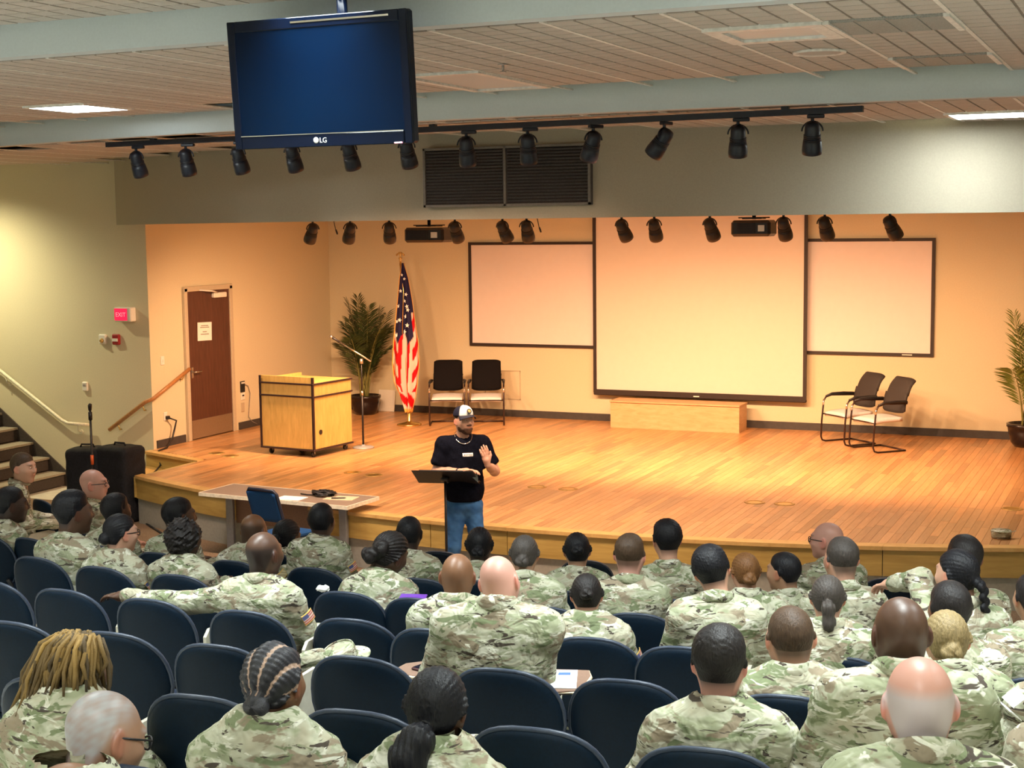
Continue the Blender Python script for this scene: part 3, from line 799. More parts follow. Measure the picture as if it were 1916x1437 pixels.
# ------------------------------------------------------------------ lectern on casters
zb = ST+.10
P0, P1, P2 = atz(490.6, 835, zb), atz(588, 843, zb), atz(650, 825, zb)
ex = (P1-P0); lw = float(np.linalg.norm(ex[:2])); yaw = math.atan2(ex[1], ex[0]); ld = .86
t = thing('lectern', 'pale wooden rolling lectern with black edge bands on stage', 'lectern', (P1[0], P1[1], ST), yaw)
# local: x to the left is negative, y into the stage
b = MB(); b.box((-lw/2, ld/2, .10+.36), (lw, ld, .70)); b.build('cabinet', M['maple'], t)
b = MB(); b.box((-lw/2, ld/2, .10+.80), (lw, ld, .17)); b.build('upper_cabinet', M['maple'], t)
b = MB(); b.box((-lw/2, .02, 1.03), (lw, .04, .10)); b.box((-lw+.02, ld/2, 1.01), (.04, ld, .06)); b.build('front_lip', M['maple'], t)
b = MB(); b.box((-lw/2, ld/2, .992), (lw-.02, ld-.02, .012)); b.build('worktop', M['maple'], t)
M['band'] = plain('dark_edge_band', (.022, .010, .014), .4)
for z in (.095, .815, .985):
    b = MB(); b.box((-lw/2, ld/2, z), (lw+.035, ld+.035, .022), None, .005); b.build('edge_band', M['band'], t)
for x in (-lw, 0):
    b = MB(); b.box((x, 0, .59), (.028, .028, .98)); b.build('corner_band', M['band'], t)
b = MB(); b.cyl((0, 0, 0), .034, .006, 18, None, Matrix.Translation((.0, .15, .33)) @ Matrix.Rotation(PI/2, 4, 'Y')); b.build('grommet', M['black'], t)
for (x, y) in ((-lw+.1, .08), (-.06, .06), (-.06, ld-.08), (-lw+.1, ld-.08), (-lw/2, .3)):
    b = MB(); b.cyl((0, 0, -.014), .040, .028, 14, None, Matrix.Translation((x, y, .041)) @ Matrix.Rotation(PI/2, 4, 'Y')); cs = b.build('caster_wheel', M['black'], t)
    b = MB(); b.tube([(x-.022, y, .04), (x-.022, y, .075), (x, y, .09), (x+.022, y, .075), (x+.022, y, .04)], .006, 6); b.build('caster_fork', M['steel'], cs)

# ------------------------------------------------------------------ microphone stand
q = atz(680, 838, ST)
t = thing('microphone_stand', 'boom microphone stand with a round base beside the lectern', 'microphone stand', (q[0], q[1], ST))
b = MB(); b.lathe([(.15, 0), (.15, .012), (.13, .022), (.03, .03), (.02, .05)], 24); b.build('base', M['grey_metal'], t)
b = MB(); b.tube([(0, 0, .03), (0, 0, .78)], .015, 8); b.build('lower_tube', M['black_metal'], t)
b = MB(); b.tube([(0, 0, .74), (0, 0, 1.24)], .010, 8); b.build('upper_tube', M['black_metal'], t)
b = MB(); b.cyl((0, 0, .74), .018, .06, 10); b.build('clutch', M['steel'], t)
b = MB(); b.cyl((0, 0, 1.18), .024, .07, 10); b.build('boom_clamp', M['steel'], t)
a, c = aty(694, 676, q[1]), aty(634, 639, q[1]); a = a-[q[0], q[1], ST]; c = c-[q[0], q[1], ST]
b = MB(); b.tube([tuple(a), tuple(c)], .012, 8); b.build('boom', M['chrome'], t)
dv = Vector(c)-Vector(a); dv.normalize(); cc = Vector(c)
b = MB(); b.tube([cc, cc+dv*.10, cc+dv*.12], [.014, .019, .017], 10); mc = b.build('microphone', M['black'], t)
b = MB(); b.tube([cc+dv*.11, cc+dv*.125, cc+dv*.15, cc+dv*.165], [.018, .027, .027, .012], 12); b.build('grille', M['steel'], mc)

# ------------------------------------------------------------------ palms
def leafmat(name, a, c):
    t = NT(name); v = t.coord('Object'); n = t.noise(v, 9, 2); t.set(t.ramp(n, [(.3, a), (.7, c)]), .45); return t.m
M['leaf'] = leafmat('palm_leaf', (.020, .036, .012), (.055, .085, .022))
M['leaf_bright'] = leafmat('palm_leaf_bright', (.07, .11, .02), (.16, .20, .04))
M['stem'] = plain('palm_stem', (.20, .20, .06), .5)
M['pot'] = plain('glazed_dark_pot', (.014, .010, .012), .14)
M['soil'] = plain('potting_soil', (.03, .02, .015), .95)
def palm(label, x, y, fronds, seed, leaf, s=1.0):
    t = thing('potted_palm', label, 'potted palm', (x, y, ST)); r = random.Random(seed)
    b = MB(); b.lathe([(.15, 0), (.20, .06), (.235, .20), (.245, .27), (.26, .275), (.26, .315), (.235, .32), (.22, .27), (.0, .26)], 24); b.build('pot', M['pot'], t)
    b = MB(); b.cyl((0, 0, .255), .222, .02, 18); b.build('soil', M['soil'], t)
    for (dx, dy, h, curl) in fronds:
        p0 = Vector((r.uniform(-.06, .06), r.uniform(-.06, .06), .27)); pts = []
        n = 12
        for i in range(n+1):
            f = i/n
            pts.append(p0+Vector((dx*f**1.5*s, dy*f**1.5*s, (h*f-curl*f**3)*s)))
        b = MB(); b.tube(pts, [.013*(1-.85*i/n)+.002 for i in range(n+1)], 6); fr = b.build('frond', M['stem'], t)
        b = MB()
        N = 40
        for i in range(N):
            f = .30+.70*i/(N-1); k = min(int(f*n), n-1); g = f*n-k
            p = pts[k].lerp(pts[k+1], g); tg = (pts[k+1]-pts[k]).normalized()
            side = tg.cross(Vector((0.3*dy, -.3*dx, 1))); side = side.normalized() if side.length > .05 else Vector((1, 0, 0))
            L = (.30*math.sin(PI*min(1, (f-.22)/.85))**.6+.05)*s
            for sg in (-1, 1):
                d = (side*sg*.8+tg*.75+Vector((r.uniform(-.15, .15), r.uniform(-.15, .15), -.12))).normalized()
                wv = tg.cross(d).cross(d).normalized()*.011
                m1 = p+d*L*.45; e = p+d*L+Vector((0, 0, -.12*L))
                nn = d.cross(wv).normalized()*.003
                b.add([p, m1+wv, e, m1-wv, m1+nn], [(0, 1, 4), (1, 2, 4), (2, 3, 4), (3, 0, 4)], True)
        b.build('leaflet_blades', leaf, fr)['kind'] = 'stuff'
    return t
q = atz(691, 772, ST)
palm('dark green potted palm in the left corner of the stage', -12.02, 20.95,
     [(-.28, -.1, 1.75, .15), (-.05, -.05, 1.85, .2), (.55, -.25, 1.55, .15), (.22, .1, 1.55, .1), (-.42, .05, 1.35, .15), (.38, -.1, 1.25, .2), (.05, -.35, 1.2, .2), (-.15, .2, 1.5, .15), (.6, .1, 1.2, .3), (-.3, -.3, 1.1, .2), (.12, -.15, 1.65, .15), (-.2, -.2, 1.55, .25), (.45, -.3, 1.4, .25), (-.1, .1, 1.3, .3), (.3, .2, 1.35, .2)], 5, M['leaf'])
palm('bright green potted palm at the right edge of the stage', -1.70, 20.85,
     [(-.18, -.05, 1.62, .1), (.1, -.05, 1.7, .2), (.55, -.25, 1.5, .2), (-.05, .1, 1.4, .1), (.42, .05, 1.3, .15), (-.12, -.3, 1.0, .2)], 9, M['leaf_bright'])

# ------------------------------------------------------------------ flag
fq = atz(766, 795, ST); fx, fy = fq[0], fq[1]
t = thing('flag_on_pole', 'American flag with gold fringe hanging on a pole on stage', 'flag', (fx, fy, ST))
b = MB(); b.lathe([(.19, 0), (.19, .015), (.16, .03), (.05, .05), (.035, .07), (.03, .20), (.022, .22)], 24); b.build('base', M['brass'], t)
topz = aty(755, 490, fy)[2]-ST
b = MB(); b.tube([(0, 0, .1), (-.10, 0, topz)], .016, 10); b.build('pole', M['brass'], t)
b = MB()
Mx = Matrix.Translation((-.10, 0, topz))
b.lathe([(.012, 0), (.022, .02), (.012, .035), (.03, .05), (.03, .06), (.008, .075), (.02, .10), (.006, .16)], 12, Mx)
b.tube([(-.17, 0, topz+.10), (-.12, 0, topz+.14), (-.10, 0, topz+.10), (-.08, 0, topz+.14), (-.03, 0, topz+.10)], .014, 6); b.build('finial', M['brass_dull'], t)
def zpx(v): return aty(760, v, fy)[2]-ST
def xpx(u, v): return aty(u, v, fy)[0]-fx
rowsv = [492, 520, 560, 600, 640, 680, 715, 740, 770]
left = [754, 749, 745, 741, 737, 735, 738, 749, 762]
right = [758, 767, 775, 781, 788, 790, 787, 784, 776]
def edge(arr, f):
    g = f*(len(rowsv)-1); k = min(int(g), len(rowsv)-2); return arr[k]+(arr[k+1]-arr[k])*(g-k)
def fsurf(s, f):
    v = edge(rowsv, f); u = edge(left, f)+(edge(right, f)-edge(left, f))*s
    amp = .015+.045*f
    wv = math.sin(s*3.3*2*PI/1.3+f*1.2)*amp
    return Vector((xpx(u, v)+math.cos(s*9+f*3)*.010*f, -.035-amp*.4+wv, zpx(v)))
def fcol(s, f):
    if s < .025 or s > .975 or f > .975: return (.80, .42, .10)
    st = s*1.0+f*.12
    if f < .56-.14*abs(s-.45)*2 and f < .50 + .05*math.sin(s*12) and (s < .78 or f < .33): return (.016, .014, .055)
    if f > .60 and .12 < s-.35*(f-.8) < .20 and f < .86: return (.72, .5, .28)
    g = s*6.4+f*1.3
    if s > .74: g = f*14+s*6
    if s < .27: g = f*13-s*5
    if f > .84: g = f*11-s*5
    return (.56, .004, .008) if int(math.floor(g)) % 2 == 0 else (.66, .54, .48)
nu, nv = 54, 90
def attr_grid(fn, cfn, nu, nv, name, mat, parent, thick=.004):
    b = MB(); b.grid(lambda u, v: fn(u, v), nu, nv, True, None, thick)
    me = b.mesh(name); at = me.color_attributes.new('tone', 'FLOAT_COLOR', 'POINT')
    cs = [cfn(i/nu, j/nv) for j in range(nv+1) for i in range(nu+1)]; cs = cs+cs
    at.data.foreach_set('color', [q for c in cs for q in (*c, 1.0)])
    return link(name, me, mat, parent)
tn = NT('flag_cloth'); at_ = tn.n('ShaderNodeAttribute', attribute_name='tone'); tn.set(at_.outputs['Color'], .75, 0, .2); M['flag'] = tn.m
fl = attr_grid(fsurf, fcol, nu, nv, 'flag_cloth', M['flag'], t)
def star(b, c, r, rot=0.0, y=0.0):
    vs = []
    for k in range(10):
        A = rot+PI/2+k*PI/5; rr = r if k % 2 == 0 else r*.42
        vs.append((c[0]+rr*math.cos(A), y, c[2]+rr*math.sin(A)))
    vs2 = [(p[0], p[1]+.004, p[2]) for p in vs]
    b.add(vs+vs2, [tuple(range(10)), tuple(range(19, 9, -1))]+[(k, k+10, (k+1) % 10+10, (k+1) % 10) for k in range(10)])
for (s, f) in ((.35, .10), (.62, .13), (.3, .2), (.66, .22), (.45, .26), (.2, .29), (.70, .31), (.5, .35), (.3, .37), (.62, .40), (.15, .38), (.42, .44), (.2, .46), (.66, .29)):
    p = fsurf(s, f); b = MB(); star(b, p, .022+.018*f/.4, rnd.uniform(-.3, .3), p.y-.012); b.build('star', M['paper'], fl)
b = MB(); b.tube([(-.10, -.02, topz-.02), tuple(fsurf(.45, .2)+Vector((0, -.03, 0))), tuple(fsurf(.40, .45)+Vector((0, -.05, 0)))], .008, 6); b.build('gold_cord', M['brass'], t)

# ------------------------------------------------------------------ cantilever armchairs on stage
M['chair_tube'] = plain('dark_tube', (.05, .03, .028), .3, .6)
def armchair(label, loc, yaw, bm=None):
    """local: front = -y, sits facing -y"""
    t = thing('visitor_chair', label, 'chair', loc, yaw, 'cantilever armchairs on the stage')
    w = .27
    def back(u, v):
        x = (u-.5)*2*(.235-.01*v); ed = abs(u-.5)*2
        y = .20+.16*v+.035*(v-.5)**2*4-.03*(1-ed**2)+.05*max(0, v-.85)*4
        return Vector((x, y, .50+.47*v-.03*(ed**6)*(1 if v > .5 else -1)))
    b = MB(); b.grid(back, 12, 10, True, None, .03); b.build('backrest', bm or M['mesh_grey'], t)
    def seat(u, v):
        x = (u-.5)*2*.235; y = -.25+.47*v
        return Vector((x, y, .455+.012*math.cos((u-.5)*PI)-.03*(1-v)**4))
    b = MB(); b.grid(seat, 8, 8, True, None, .055); b.build('seat', M['seat_white'], t)
    for s in (-1, 1):
        x = s*w
        b = MB(); b.tube([(x, .24, .013), (x, -.20, .013), (x, -.255, .03), (x, -.275, .08), (x, -.265, .30), (x, -.235, .58), (x, -.20, .63), (x, -.1, .655), (x*.93, .27, .64)], .0125, 8); b.build('side_frame', M['chair_tube'], t)
        b = MB(); b.tube([(x, -.20, .645), (x, -.1, .672), (x, .1, .672), (x*.95, .26, .66)], [.012, .020, .022, .024], 8, None, True, False, .9); b.build('armrest', M['black'], t)
        b = MB(); b.tube([(x, -.245, .52), (x, -.232, .60)], .0135, 8); b.build('chrome_collar', M['chrome'], t)
    b = MB(); b.tube([(-w, .24, .013), (w, .24, .013)], .0125, 8); b.build('cross_tube', M['chair_tube'], t)
    b = MB(); b.tube([(-w, -.24, .40), (w, -.24, .40)], .010, 6); b.build('seat_rail', M['chair_tube'], t)
    return t
c1, c2 = atz(820, 797, ST), atz(893, 797, ST)
armchair('dark backed armchair on stage next to the flag', (c1[0]+.05, c1[1]+.24, ST), R(24), M['mesh_shaded'])
armchair('dark backed armchair right of the one beside the flag', (c2[0]+.05, c2[1]+.24, ST), R(24), M['mesh_shaded'])
def by_feet(fl, fr, rr):
    a, b_, c_ = atz(*fl, ST), atz(*fr, ST), atz(*rr, ST)
    yaw = math.atan2(b_[1]-a[1], b_[0]-a[0]); ce = (a+c_)/2
    return (ce[0], ce[1], ST), yaw
l_, y_ = by_feet((1539, 827), (1584, 837), (1638, 831)); armchair('grey mesh armchair turned sideways at right, nearer the main screen', l_, y_)
l_, y_ = by_feet((1588, 838), (1644, 851), (1699, 845)); armchair('grey mesh armchair turned sideways at right, farther from the main screen', l_, y_)

# ------------------------------------------------------------------ brass floor pockets, in pairs
for k, (u, v, wh) in enumerate(((405, 848, 'left of the pair near the side steps'), (431, 853, 'right of the pair near the side steps'), (660, 884, 'left of the pair between the lectern and the speaker'), (699, 889, 'right of the pair between the lectern and the speaker'),
                      (1005, 911, 'left of the pair right of the speaker'), (1063, 915, 'right of the pair right of the speaker'), (1412, 940, 'left of the pair near the right armchairs'), (1468, 943, 'right of the pair near the right armchairs'), (1894, 952, 'alone at the right edge'))):
    q = atz(u, v, ST)
    t = thing('floor_pocket', 'round brass floor cover, %s' % wh, 'floor cover', (q[0], q[1], ST), 0, 'brass floor covers on the stage')
    b = MB(); b.lathe([(.075, .002), (.078, .006), (.105, .006), (.115, .002), (.115, 0)], 24); b.build('ring', M['brass_dull'], t)
    b = MB(); b.cyl((0, 0, 0), .078, .003, 24); b.build('lid', M['brass'] if k != 9 else M['brass'], t)
# ------------------------------------------------------------------ implicit surfaces for bodies, clothing and hair
def surfnet(vals, org, h):
    nx, ny, nz = vals.shape
    ins = vals < 0
    c = np.zeros((nx-1, ny-1, nz-1), np.int8)
    for i in (0, 1):
        for j in (0, 1):
            for k in (0, 1): c += ins[i:nx-1+i, j:ny-1+j, k:nz-1+k]
    act = (c > 0) & (c < 8)
    idx = -np.ones(act.shape, np.int64); I = np.argwhere(act); idx[act] = np.arange(len(I))
    pos = np.zeros((len(I), 3)); cnt = np.zeros(len(I))
    corners = [(i, j, k) for i in (0, 1) for j in (0, 1) for k in (0, 1)]
    for a in corners:
        for ax in range(3):
            if a[ax]: continue
            b = list(a); b[ax] = 1
            va = vals[I[:, 0]+a[0], I[:, 1]+a[1], I[:, 2]+a[2]]; vb = vals[I[:, 0]+b[0], I[:, 1]+b[1], I[:, 2]+b[2]]
            m = (va < 0) != (vb < 0)
            t = np.where(m, va/np.where(va == vb, 1, va-vb), 0)
            p = np.array(a, float)+np.outer(t, np.array(b)-np.array(a))
            pos += np.where(m[:, None], p, 0); cnt += m
    V = (I+pos/cnt[:, None])*h+np.array(org)
    F = []
    for ax in range(3):
        o1, o2 = (ax+1) % 3, (ax+2) % 3
        sl0 = [slice(None)]*3; sl1 = [slice(None)]*3; sl0[ax] = slice(0, -1); sl1[ax] = slice(1, None)
        A, B = ins[tuple(sl0)], ins[tuple(sl1)]
        E = np.argwhere(A != B)
        ok = (E[:, o1] > 0) & (E[:, o2] > 0) & (E[:, o1] < vals.shape[o1]-1) & (E[:, o2] < vals.shape[o2]-1)
        E = E[ok]
        if not len(E): continue
        def cell(d1, d2):
            q = E.copy(); q[:, o1] -= d1; q[:, o2] -= d2; return idx[q[:, 0], q[:, 1], q[:, 2]]
        Q = np.stack([cell(1, 1), cell(0, 1), cell(0, 0), cell(1, 0)], 1)
        flip = ~A[E[:, 0], E[:, 1], E[:, 2]]
        Q[flip] = Q[flip][:, ::-1]
        F.append(Q)
    return V, np.concatenate(F)
def mesh_sdf(fn, lo, hi, h):
    lo = np.array(lo, float); hi = np.array(hi, float)
    n = np.ceil((hi-lo)/h).astype(int)+1
    ax = [lo[i]+h*np.arange(n[i]) for i in range(3)]
    g = np.stack(np.meshgrid(*ax, indexing='ij'), -1).reshape(-1, 3).astype(np.float32)
    return surfnet(fn(g).reshape(n).astype(np.float64), lo, h)
def rc(P, a, b, ra, rb):
    a = np.array(a, np.float32); b = np.array(b, np.float32); ba = b-a; pa = P-a
    t = np.clip(pa@ba/max(float(ba@ba), 1e-9), 0, 1)
    return np.sqrt(np.maximum(((pa-t[:, None]*ba)**2).sum(1), 1e-12))-(ra+(rb-ra)*t)
def ell(P, c, r, rot=None):
    q = P-np.array(c, np.float32)
    if rot is not None: q = q@np.array(rot, np.float32)
    r = np.array(r, np.float32)
    k0 = np.sqrt(((q/r)**2).sum(1))+1e-9; k1 = np.sqrt(((q/(r*r))**2).sum(1))+1e-9
    return k0*(k0-1)/k1
def smin(a, b, k):
    h = np.maximum(k-np.abs(a-b), 0)/k; return np.minimum(a, b)-h*h*k*.25
def smax(a, b, k): return -smin(-a, -b, k)
def sm(ds, k):
    d = ds[0]
    for e in ds[1:]: d = smin(d, e, k)
    return d
def wob(P, f, ph=0.0):
    x, y, z = P[:, 0]*f, P[:, 1]*f, P[:, 2]*f
    return (np.sin(x*1.0+y*1.7+ph)+np.sin(y*1.3-z*2.1+1.7*ph+2)+np.sin(z*1.9+x*.8-ph*.6+4)+np.sin((x-z)*2.9+y+ph*2.2))*.25
def fast_mesh(name, V, F, cols=None, smooth=True):
    me = bpy.data.meshes.new(name)
    V = np.asarray(V, np.float32); F = np.asarray(F, np.int32)
    me.vertices.add(len(V)); me.vertices.foreach_set('co', V.ravel())
    me.loops.add(F.size); me.loops.foreach_set('vertex_index', F.ravel())
    me.polygons.add(len(F)); me.polygons.foreach_set('loop_start', np.arange(0, F.size, 4, dtype=np.int32))
    me.update(calc_edges=True)
    me.polygons.foreach_set('use_smooth', np.full(len(F), smooth))
    if cols is not None:
        at = me.color_attributes.new('tone', 'FLOAT_COLOR', 'POINT')
        at.data.foreach_set('color', np.concatenate([np.asarray(cols, np.float32), np.ones((len(V), 1), np.float32)], 1).ravel())
    return me
def rotm(yaw=0, pitch=0, roll=0):
    return np.array((Matrix.Rotation(yaw, 3, 'Z') @ Matrix.Rotation(-pitch, 3, 'X') @ Matrix.Rotation(roll, 3, 'Y')))

# ------------------------------------------------------------------ head, in its own frame: face to +y, centre at 0, crown at z = .118
def head_sdf(P):
    d = sm([ell(P, (0, -.014, .030), (.0765, .097, .088)), ell(P, (0, .030, -.040), (.060, .064, .075)), ell(P, (0, .012, -.02), (.068, .080, .07))], .045)
    d = smin(d, ell(P, (0, .066, -.098), (.026, .026, .020)), .03)                     # chin
    d = smin(d, rc(P, (-.03, .083, .034), (.03, .083, .034), .010, .010), .02)         # brow
    for s in (-1, 1):
        d = smin(d, ell(P, (s*.043, .062, -.018), (.024, .022, .020)), .02)            # cheek
        d = smax(d, -ell(P, (s*.031, .100, .014), (.017, .014, .011)), .014)           # eye socket
        d = smin(d, ell(P, (s*.031, .081, .013), (.0145, .0125, .0115)), .004)         # eyelids over the ball
    d = smin(d, rc(P, (0, .090, .022), (0, .110, -.016), .008, .012), .014)            # nose
    for s in (-1, 1): d = smin(d, ell(P, (s*.012, .103, -.021), (.009, .010, .008)), .008)
    d = smin(d, ell(P, (0, .0925, -.047), (.023, .010, .0055)), .006)                  # lips
    d = smin(d, ell(P, (0, .0905, -.058), (.020, .010, .0065)), .006)
    for s in (-1, 1):                                                                  # ears
        c, sn = math.cos(s*.45), math.sin(s*.45); rot = [[c, -sn, 0], [sn, c, 0], [0, 0, 1]]
        e = ell(P, (s*.083, -.010, -.004), (.0085, .021, .033), rot)
        e = smax(e, -ell(P, (s*.0925, -.004, -.002), (.006, .011, .020), rot), .006)
        e = smin(e, ell(P, (s*.079, .002, -.030), (.006, .009, .010)), .01)
        d = smin(d, e, .010)
    d = smin(d, rc(P, (0, -.022, -.05), (0, -.036, -.18), .054, .062), .035)            # neck
    return d
HV, HF = mesh_sdf(head_sdf, (-.105, -.13, -.20), (.105, .14, .135), .0052)
def hair_line(P, nape=-.055):
    y = P[:, 1]
    return P[:, 2]-np.interp(y, [-.13, -.055, -.03, -.012, .012, .03, .06, .085, .12], [nape, nape, -.02, .018, .018, .036, .050, .062, .068])
def hair_short(t0=.010, fade=.05, nape=-.055, amp=.003, f=90, grow=0.0):
    def fn(P):
        m = hair_line(P, nape)
        e = np.clip(m/fade, 0, 1); e = e*e*(3-2*e)
        t = t0*(e*.97+.03)+amp*wob(P, f)*e+grow*np.clip(P[:, 2]/.1, 0, 1)*e-.0035*(1-np.clip(m/.012, 0, 1))
        return head_sdf(P)-t
    return fn
def hair_pulled(t0, extra, nape=-.07, ridge=.0016):
    def fn(P):
        m = hair_line(P, nape)
        a = np.arctan2(P[:, 0], P[:, 2]-.0)
        e = np.clip(m/.035, 0, 1); e = e*e*(3-2*e)
        t = t0*e+ridge*np.sin(a*34+8*P[:, 1]*6)*e-.0035*(1-np.clip(m/.012, 0, 1))
        return smin(head_sdf(P)-t, extra(P), .012)
    return fn
def bun(c, r, twist=24):
    c = np.array(c, np.float32)
    def fn(P):
        q = P-c; a = np.arctan2(q[:, 2], q[:, 0]); rr = np.sqrt((q**2).sum(1)+1e-9)
        return ell(P, c, (r*1.15, r*.85, r))+.0035*np.sin(a*3+rr*170)
    return fn
def tail(pts, rs, tw=150):
    def fn(P):
        d = None
        for i in range(len(pts)-1):
            e = rc(P, pts[i], pts[i+1], rs[i], rs[i+1]); d = e if d is None else smin(d, e, .02)
        return d+.003*np.sin(P[:, 0]*tw*2+P[:, 2]*20)+.002*np.sin(P[:, 1]*tw)
    return fn
def braid(pts, r):
    def fn(P):
        d = None
        n = 14
        for i in range(n):
            f = i/(n-1)*(len(pts)-1); k = min(int(f), len(pts)-2); c = np.array(pts[k])*(1-(f-k))+np.array(pts[k+1])*(f-k)
            c = c+np.array([(.010 if i % 2 else -.010), 0, 0]); e = ell(P, c, (r, r*.8, r*1.15)); d = e if d is None else smin(d, e, .006)
        return d
    return fn
def afro(P):
    m = hair_line(P, -.09)
    q = ell(P, (0, -.035, .018), (.118, .125, .125))+.013*wob(P, 62)+.008*wob(P, 130, 3)
    return smax(np.minimum(q, head_sdf(P)-.01), -(P[:, 2]+.095-1.2*np.clip(P[:, 1]-.02, 0, 1)-np.where(P[:, 1] > .06, (P[:, 1]-.06)*2.2, 0)), .02)
def cornrow_phase(P):
    a = np.arctan2(P[:, 0]*1.0, P[:, 2]+.085+.2*(P[:, 1]+.1))
    return a*10.0+.4
def cornrows(P):
    m = hair_line(P, -.065)
    e = np.clip(m/.03, 0, 1)
    t = (.004+.009*np.abs(np.cos(cornrow_phase(P)))+.0018*np.sin(P[:, 2]*240+P[:, 1]*240))*e-.0035*(1-np.clip(m/.012, 0, 1))
    return smin(head_sdf(P)-t, bun((0.005, -.108, -.045), .036)(P), .012)
_LO, _HI = (-.16, -.24, -.34), (.16, .13, .18)
HAIR = {}
def hair_proto(key, fn, h=.006, lo=(-.115, -.175, -.12), hi=(.115, .125, .150)):
    V, F = mesh_sdf(fn, lo, hi, h)
    keep = hair_line(V.astype(np.float32), -.085) > -.004
    keep |= V[:, 1] < -.085
    k4 = keep[F].any(1); F = F[k4]; u_, inv = np.unique(F, return_inverse=True); HAIR[key] = (V[u_], inv.reshape(-1, 4), None)
hair_proto('buzz', hair_short(.0035, .07, -.040, .0008))
hair_proto('fade', hair_short(.011, .10, -.030, .0018, 110))
hair_proto('short', hair_short(.011, .06, -.060, .0018, 240))
hair_proto('thick', hair_short(.018, .085, -.062, .0034, 215, .005))
hair_proto('quiff', hair_short(.013, .09, -.056, .0030, 200, .010))
hair_proto('bun_low', hair_pulled(.009, bun((0, -.112, -.030), .038)))
hair_proto('bun_mid', hair_pulled(.009, bun((0, -.122, .018), .034)))
hair_proto('bun_high', hair_pulled(.009, bun((0, -.095, .080), .044)))
hair_proto('pony', hair_pulled(.009, tail([(0, -.105, -.01), (0, -.150, -.03), (.005, -.150, -.11), (.008, -.13, -.17)], [.022, .034, .032, .012])), .006, (-.115, -.20, -.20))
hair_proto('pony_big', hair_pulled(.012, tail([(0, -.10, -.045), (-.01, -.155, -.075), (-.03, -.165, -.125), (-.05, -.145, -.165)], [.026, .050, .056, .036])), .006, (-.14, -.23, -.24))
hair_proto('braid', hair_pulled(.010, braid([(0, -.105, -.01), (.02, -.14, -.05), (.03, -.14, -.16), (.035, -.12, -.27)], .021)), .006, (-.115, -.19, -.31))
hair_proto('braid_bun', hair_pulled(.012, lambda P: smin(bun((-.02, -.125, -.035), .046)(P), bun((.03, -.115, .03), .04)(P), .03), ridge=.004))
hair_proto('afro', afro, .0065, (-.15, -.20, -.135), (.15, .13, .175))
V, F = mesh_sdf(cornrows, (-.11, -.17, -.13), (.11, .12, .145), .0042)
ph = np.abs(np.cos(cornrow_phase(V))); ton = np.where(((ph < .25) & (V[:, 2] > -.015))[:, None], np.array([[.50, .34, .26]]), np.array([[.022, .022, .030]]))
HAIR['cornrows'] = (V, F, ton)
# hand: wrist at 0, fingers to +y, palm facing -z, thumb on +x
def hand_sdf(P, curl=.55):
    d = sm([ell(P, (0, .045, 0), (.040, .050, .015)), rc(P, (0, -.03, 0), (0, .02, 0), .028, .030)], .02)
    for k, (x, L) in enumerate(((.030, .072), (.010, .080), (-.011, .075), (-.031, .060))):
        a = np.array([x, .085-abs(x-.005)*.25, .002]); ang = curl*.5
        b1 = a+np.array([x*.12, math.cos(ang)*L*.45, -math.sin(ang)*L*.45]); ang += curl*.7
        b2 = b1+np.array([0, math.cos(ang)*L*.32, -math.sin(ang)*L*.32]); ang += curl*.5
        b3 = b2+np.array([0, math.cos(ang)*L*.23, -math.sin(ang)*L*.23])
        f = sm([rc(P, a, b1, .0098, .0092), rc(P, b1, b2, .0092, .0085), rc(P, b2, b3, .0085, .0072)], .004)
        d = smin(d, f, .006)
    th = sm([rc(P, (.028, .018, -.002), (.054, .050, -.012), .014, .0115), rc(P, (.054, .050, -.012), (.060, .082, -.020), .0112, .009)], .006)
    return smin(d, th, .010)
HANDV, HANDF = mesh_sdf(hand_sdf, (-.07, -.07, -.11), (.09, .19, .04), .005)

# ------------------------------------------------------------------ cloth and skin
def camo(name, shift=0.0):
    t = NT(name); v = t.coord('Object', (.8, .8, 1.7), True)
    base = t.ramp(t.noise(v, 6.5, 3, .55, .5), [(0, (.34, .31, .22)), (.38, (.41, .38, .28)), (.50, (.46, .46, .35)), (.62, (.51, .51, .40))])
    def mask(vec, sc, lo, hi, det=3, ro=.62, di=.9):
        return t.ramp(t.noise(vec, sc, det, ro, di), [(.0, (0, 0, 0)), (lo, (0, 0, 0)), (hi, (1, 1, 1)), (1, (1, 1, 1))])
    c = t.mix(mask(v, 6.5, .50, .58), base, (.31, .33, .215))
    v2 = t.coord('Object', (1, 1, 2.3), True, (0, .2, .5))
    c = t.mix(mask(v2, 6.5, .535, .575), c, (.27, .22, .155))
    c = t.mix(mask(v, 10.0, .565, .60), c, (.185, .215, .12))
    v4 = t.coord('Object', (1, 1, 2.6), True, (.3, .1, 2.2))
    c = t.mix(mask(v4, 8.5, .585, .62), c, (.64, .63, .53))
    v3 = t.coord('Object', (.8, .8, 3.0), True, (.1, -.15, 1.1))
    c = t.mix(mask(v3, 9.5, .600, .625, 3, .7, 1.2), c, (.075, .06, .048))
    m = t.set(c, .88, 0, .12)
    wv = t.noise(t.coord('Object', (1, 1, 1.0), True), 11, 2, .6, 1.0); t.bump(wv, .6, .03)
    return m
M['camo'] = camo('camouflage_cloth')
tn = NT('skin'); at_ = tn.n('ShaderNodeAttribute', attribute_name='tone')
tn.set(at_.outputs['Color'], .42, 0, .45); tn.b.inputs['Subsurface Weight'].default_value = .0
tn.bump(tn.noise(tn.coord('Object'), 160, 2), .06, .002); M['skin'] = tn.m
tn = NT('hair'); oi = tn.n('ShaderNodeObjectInfo'); vv = tn.coord('Object', (1, 1, .25))
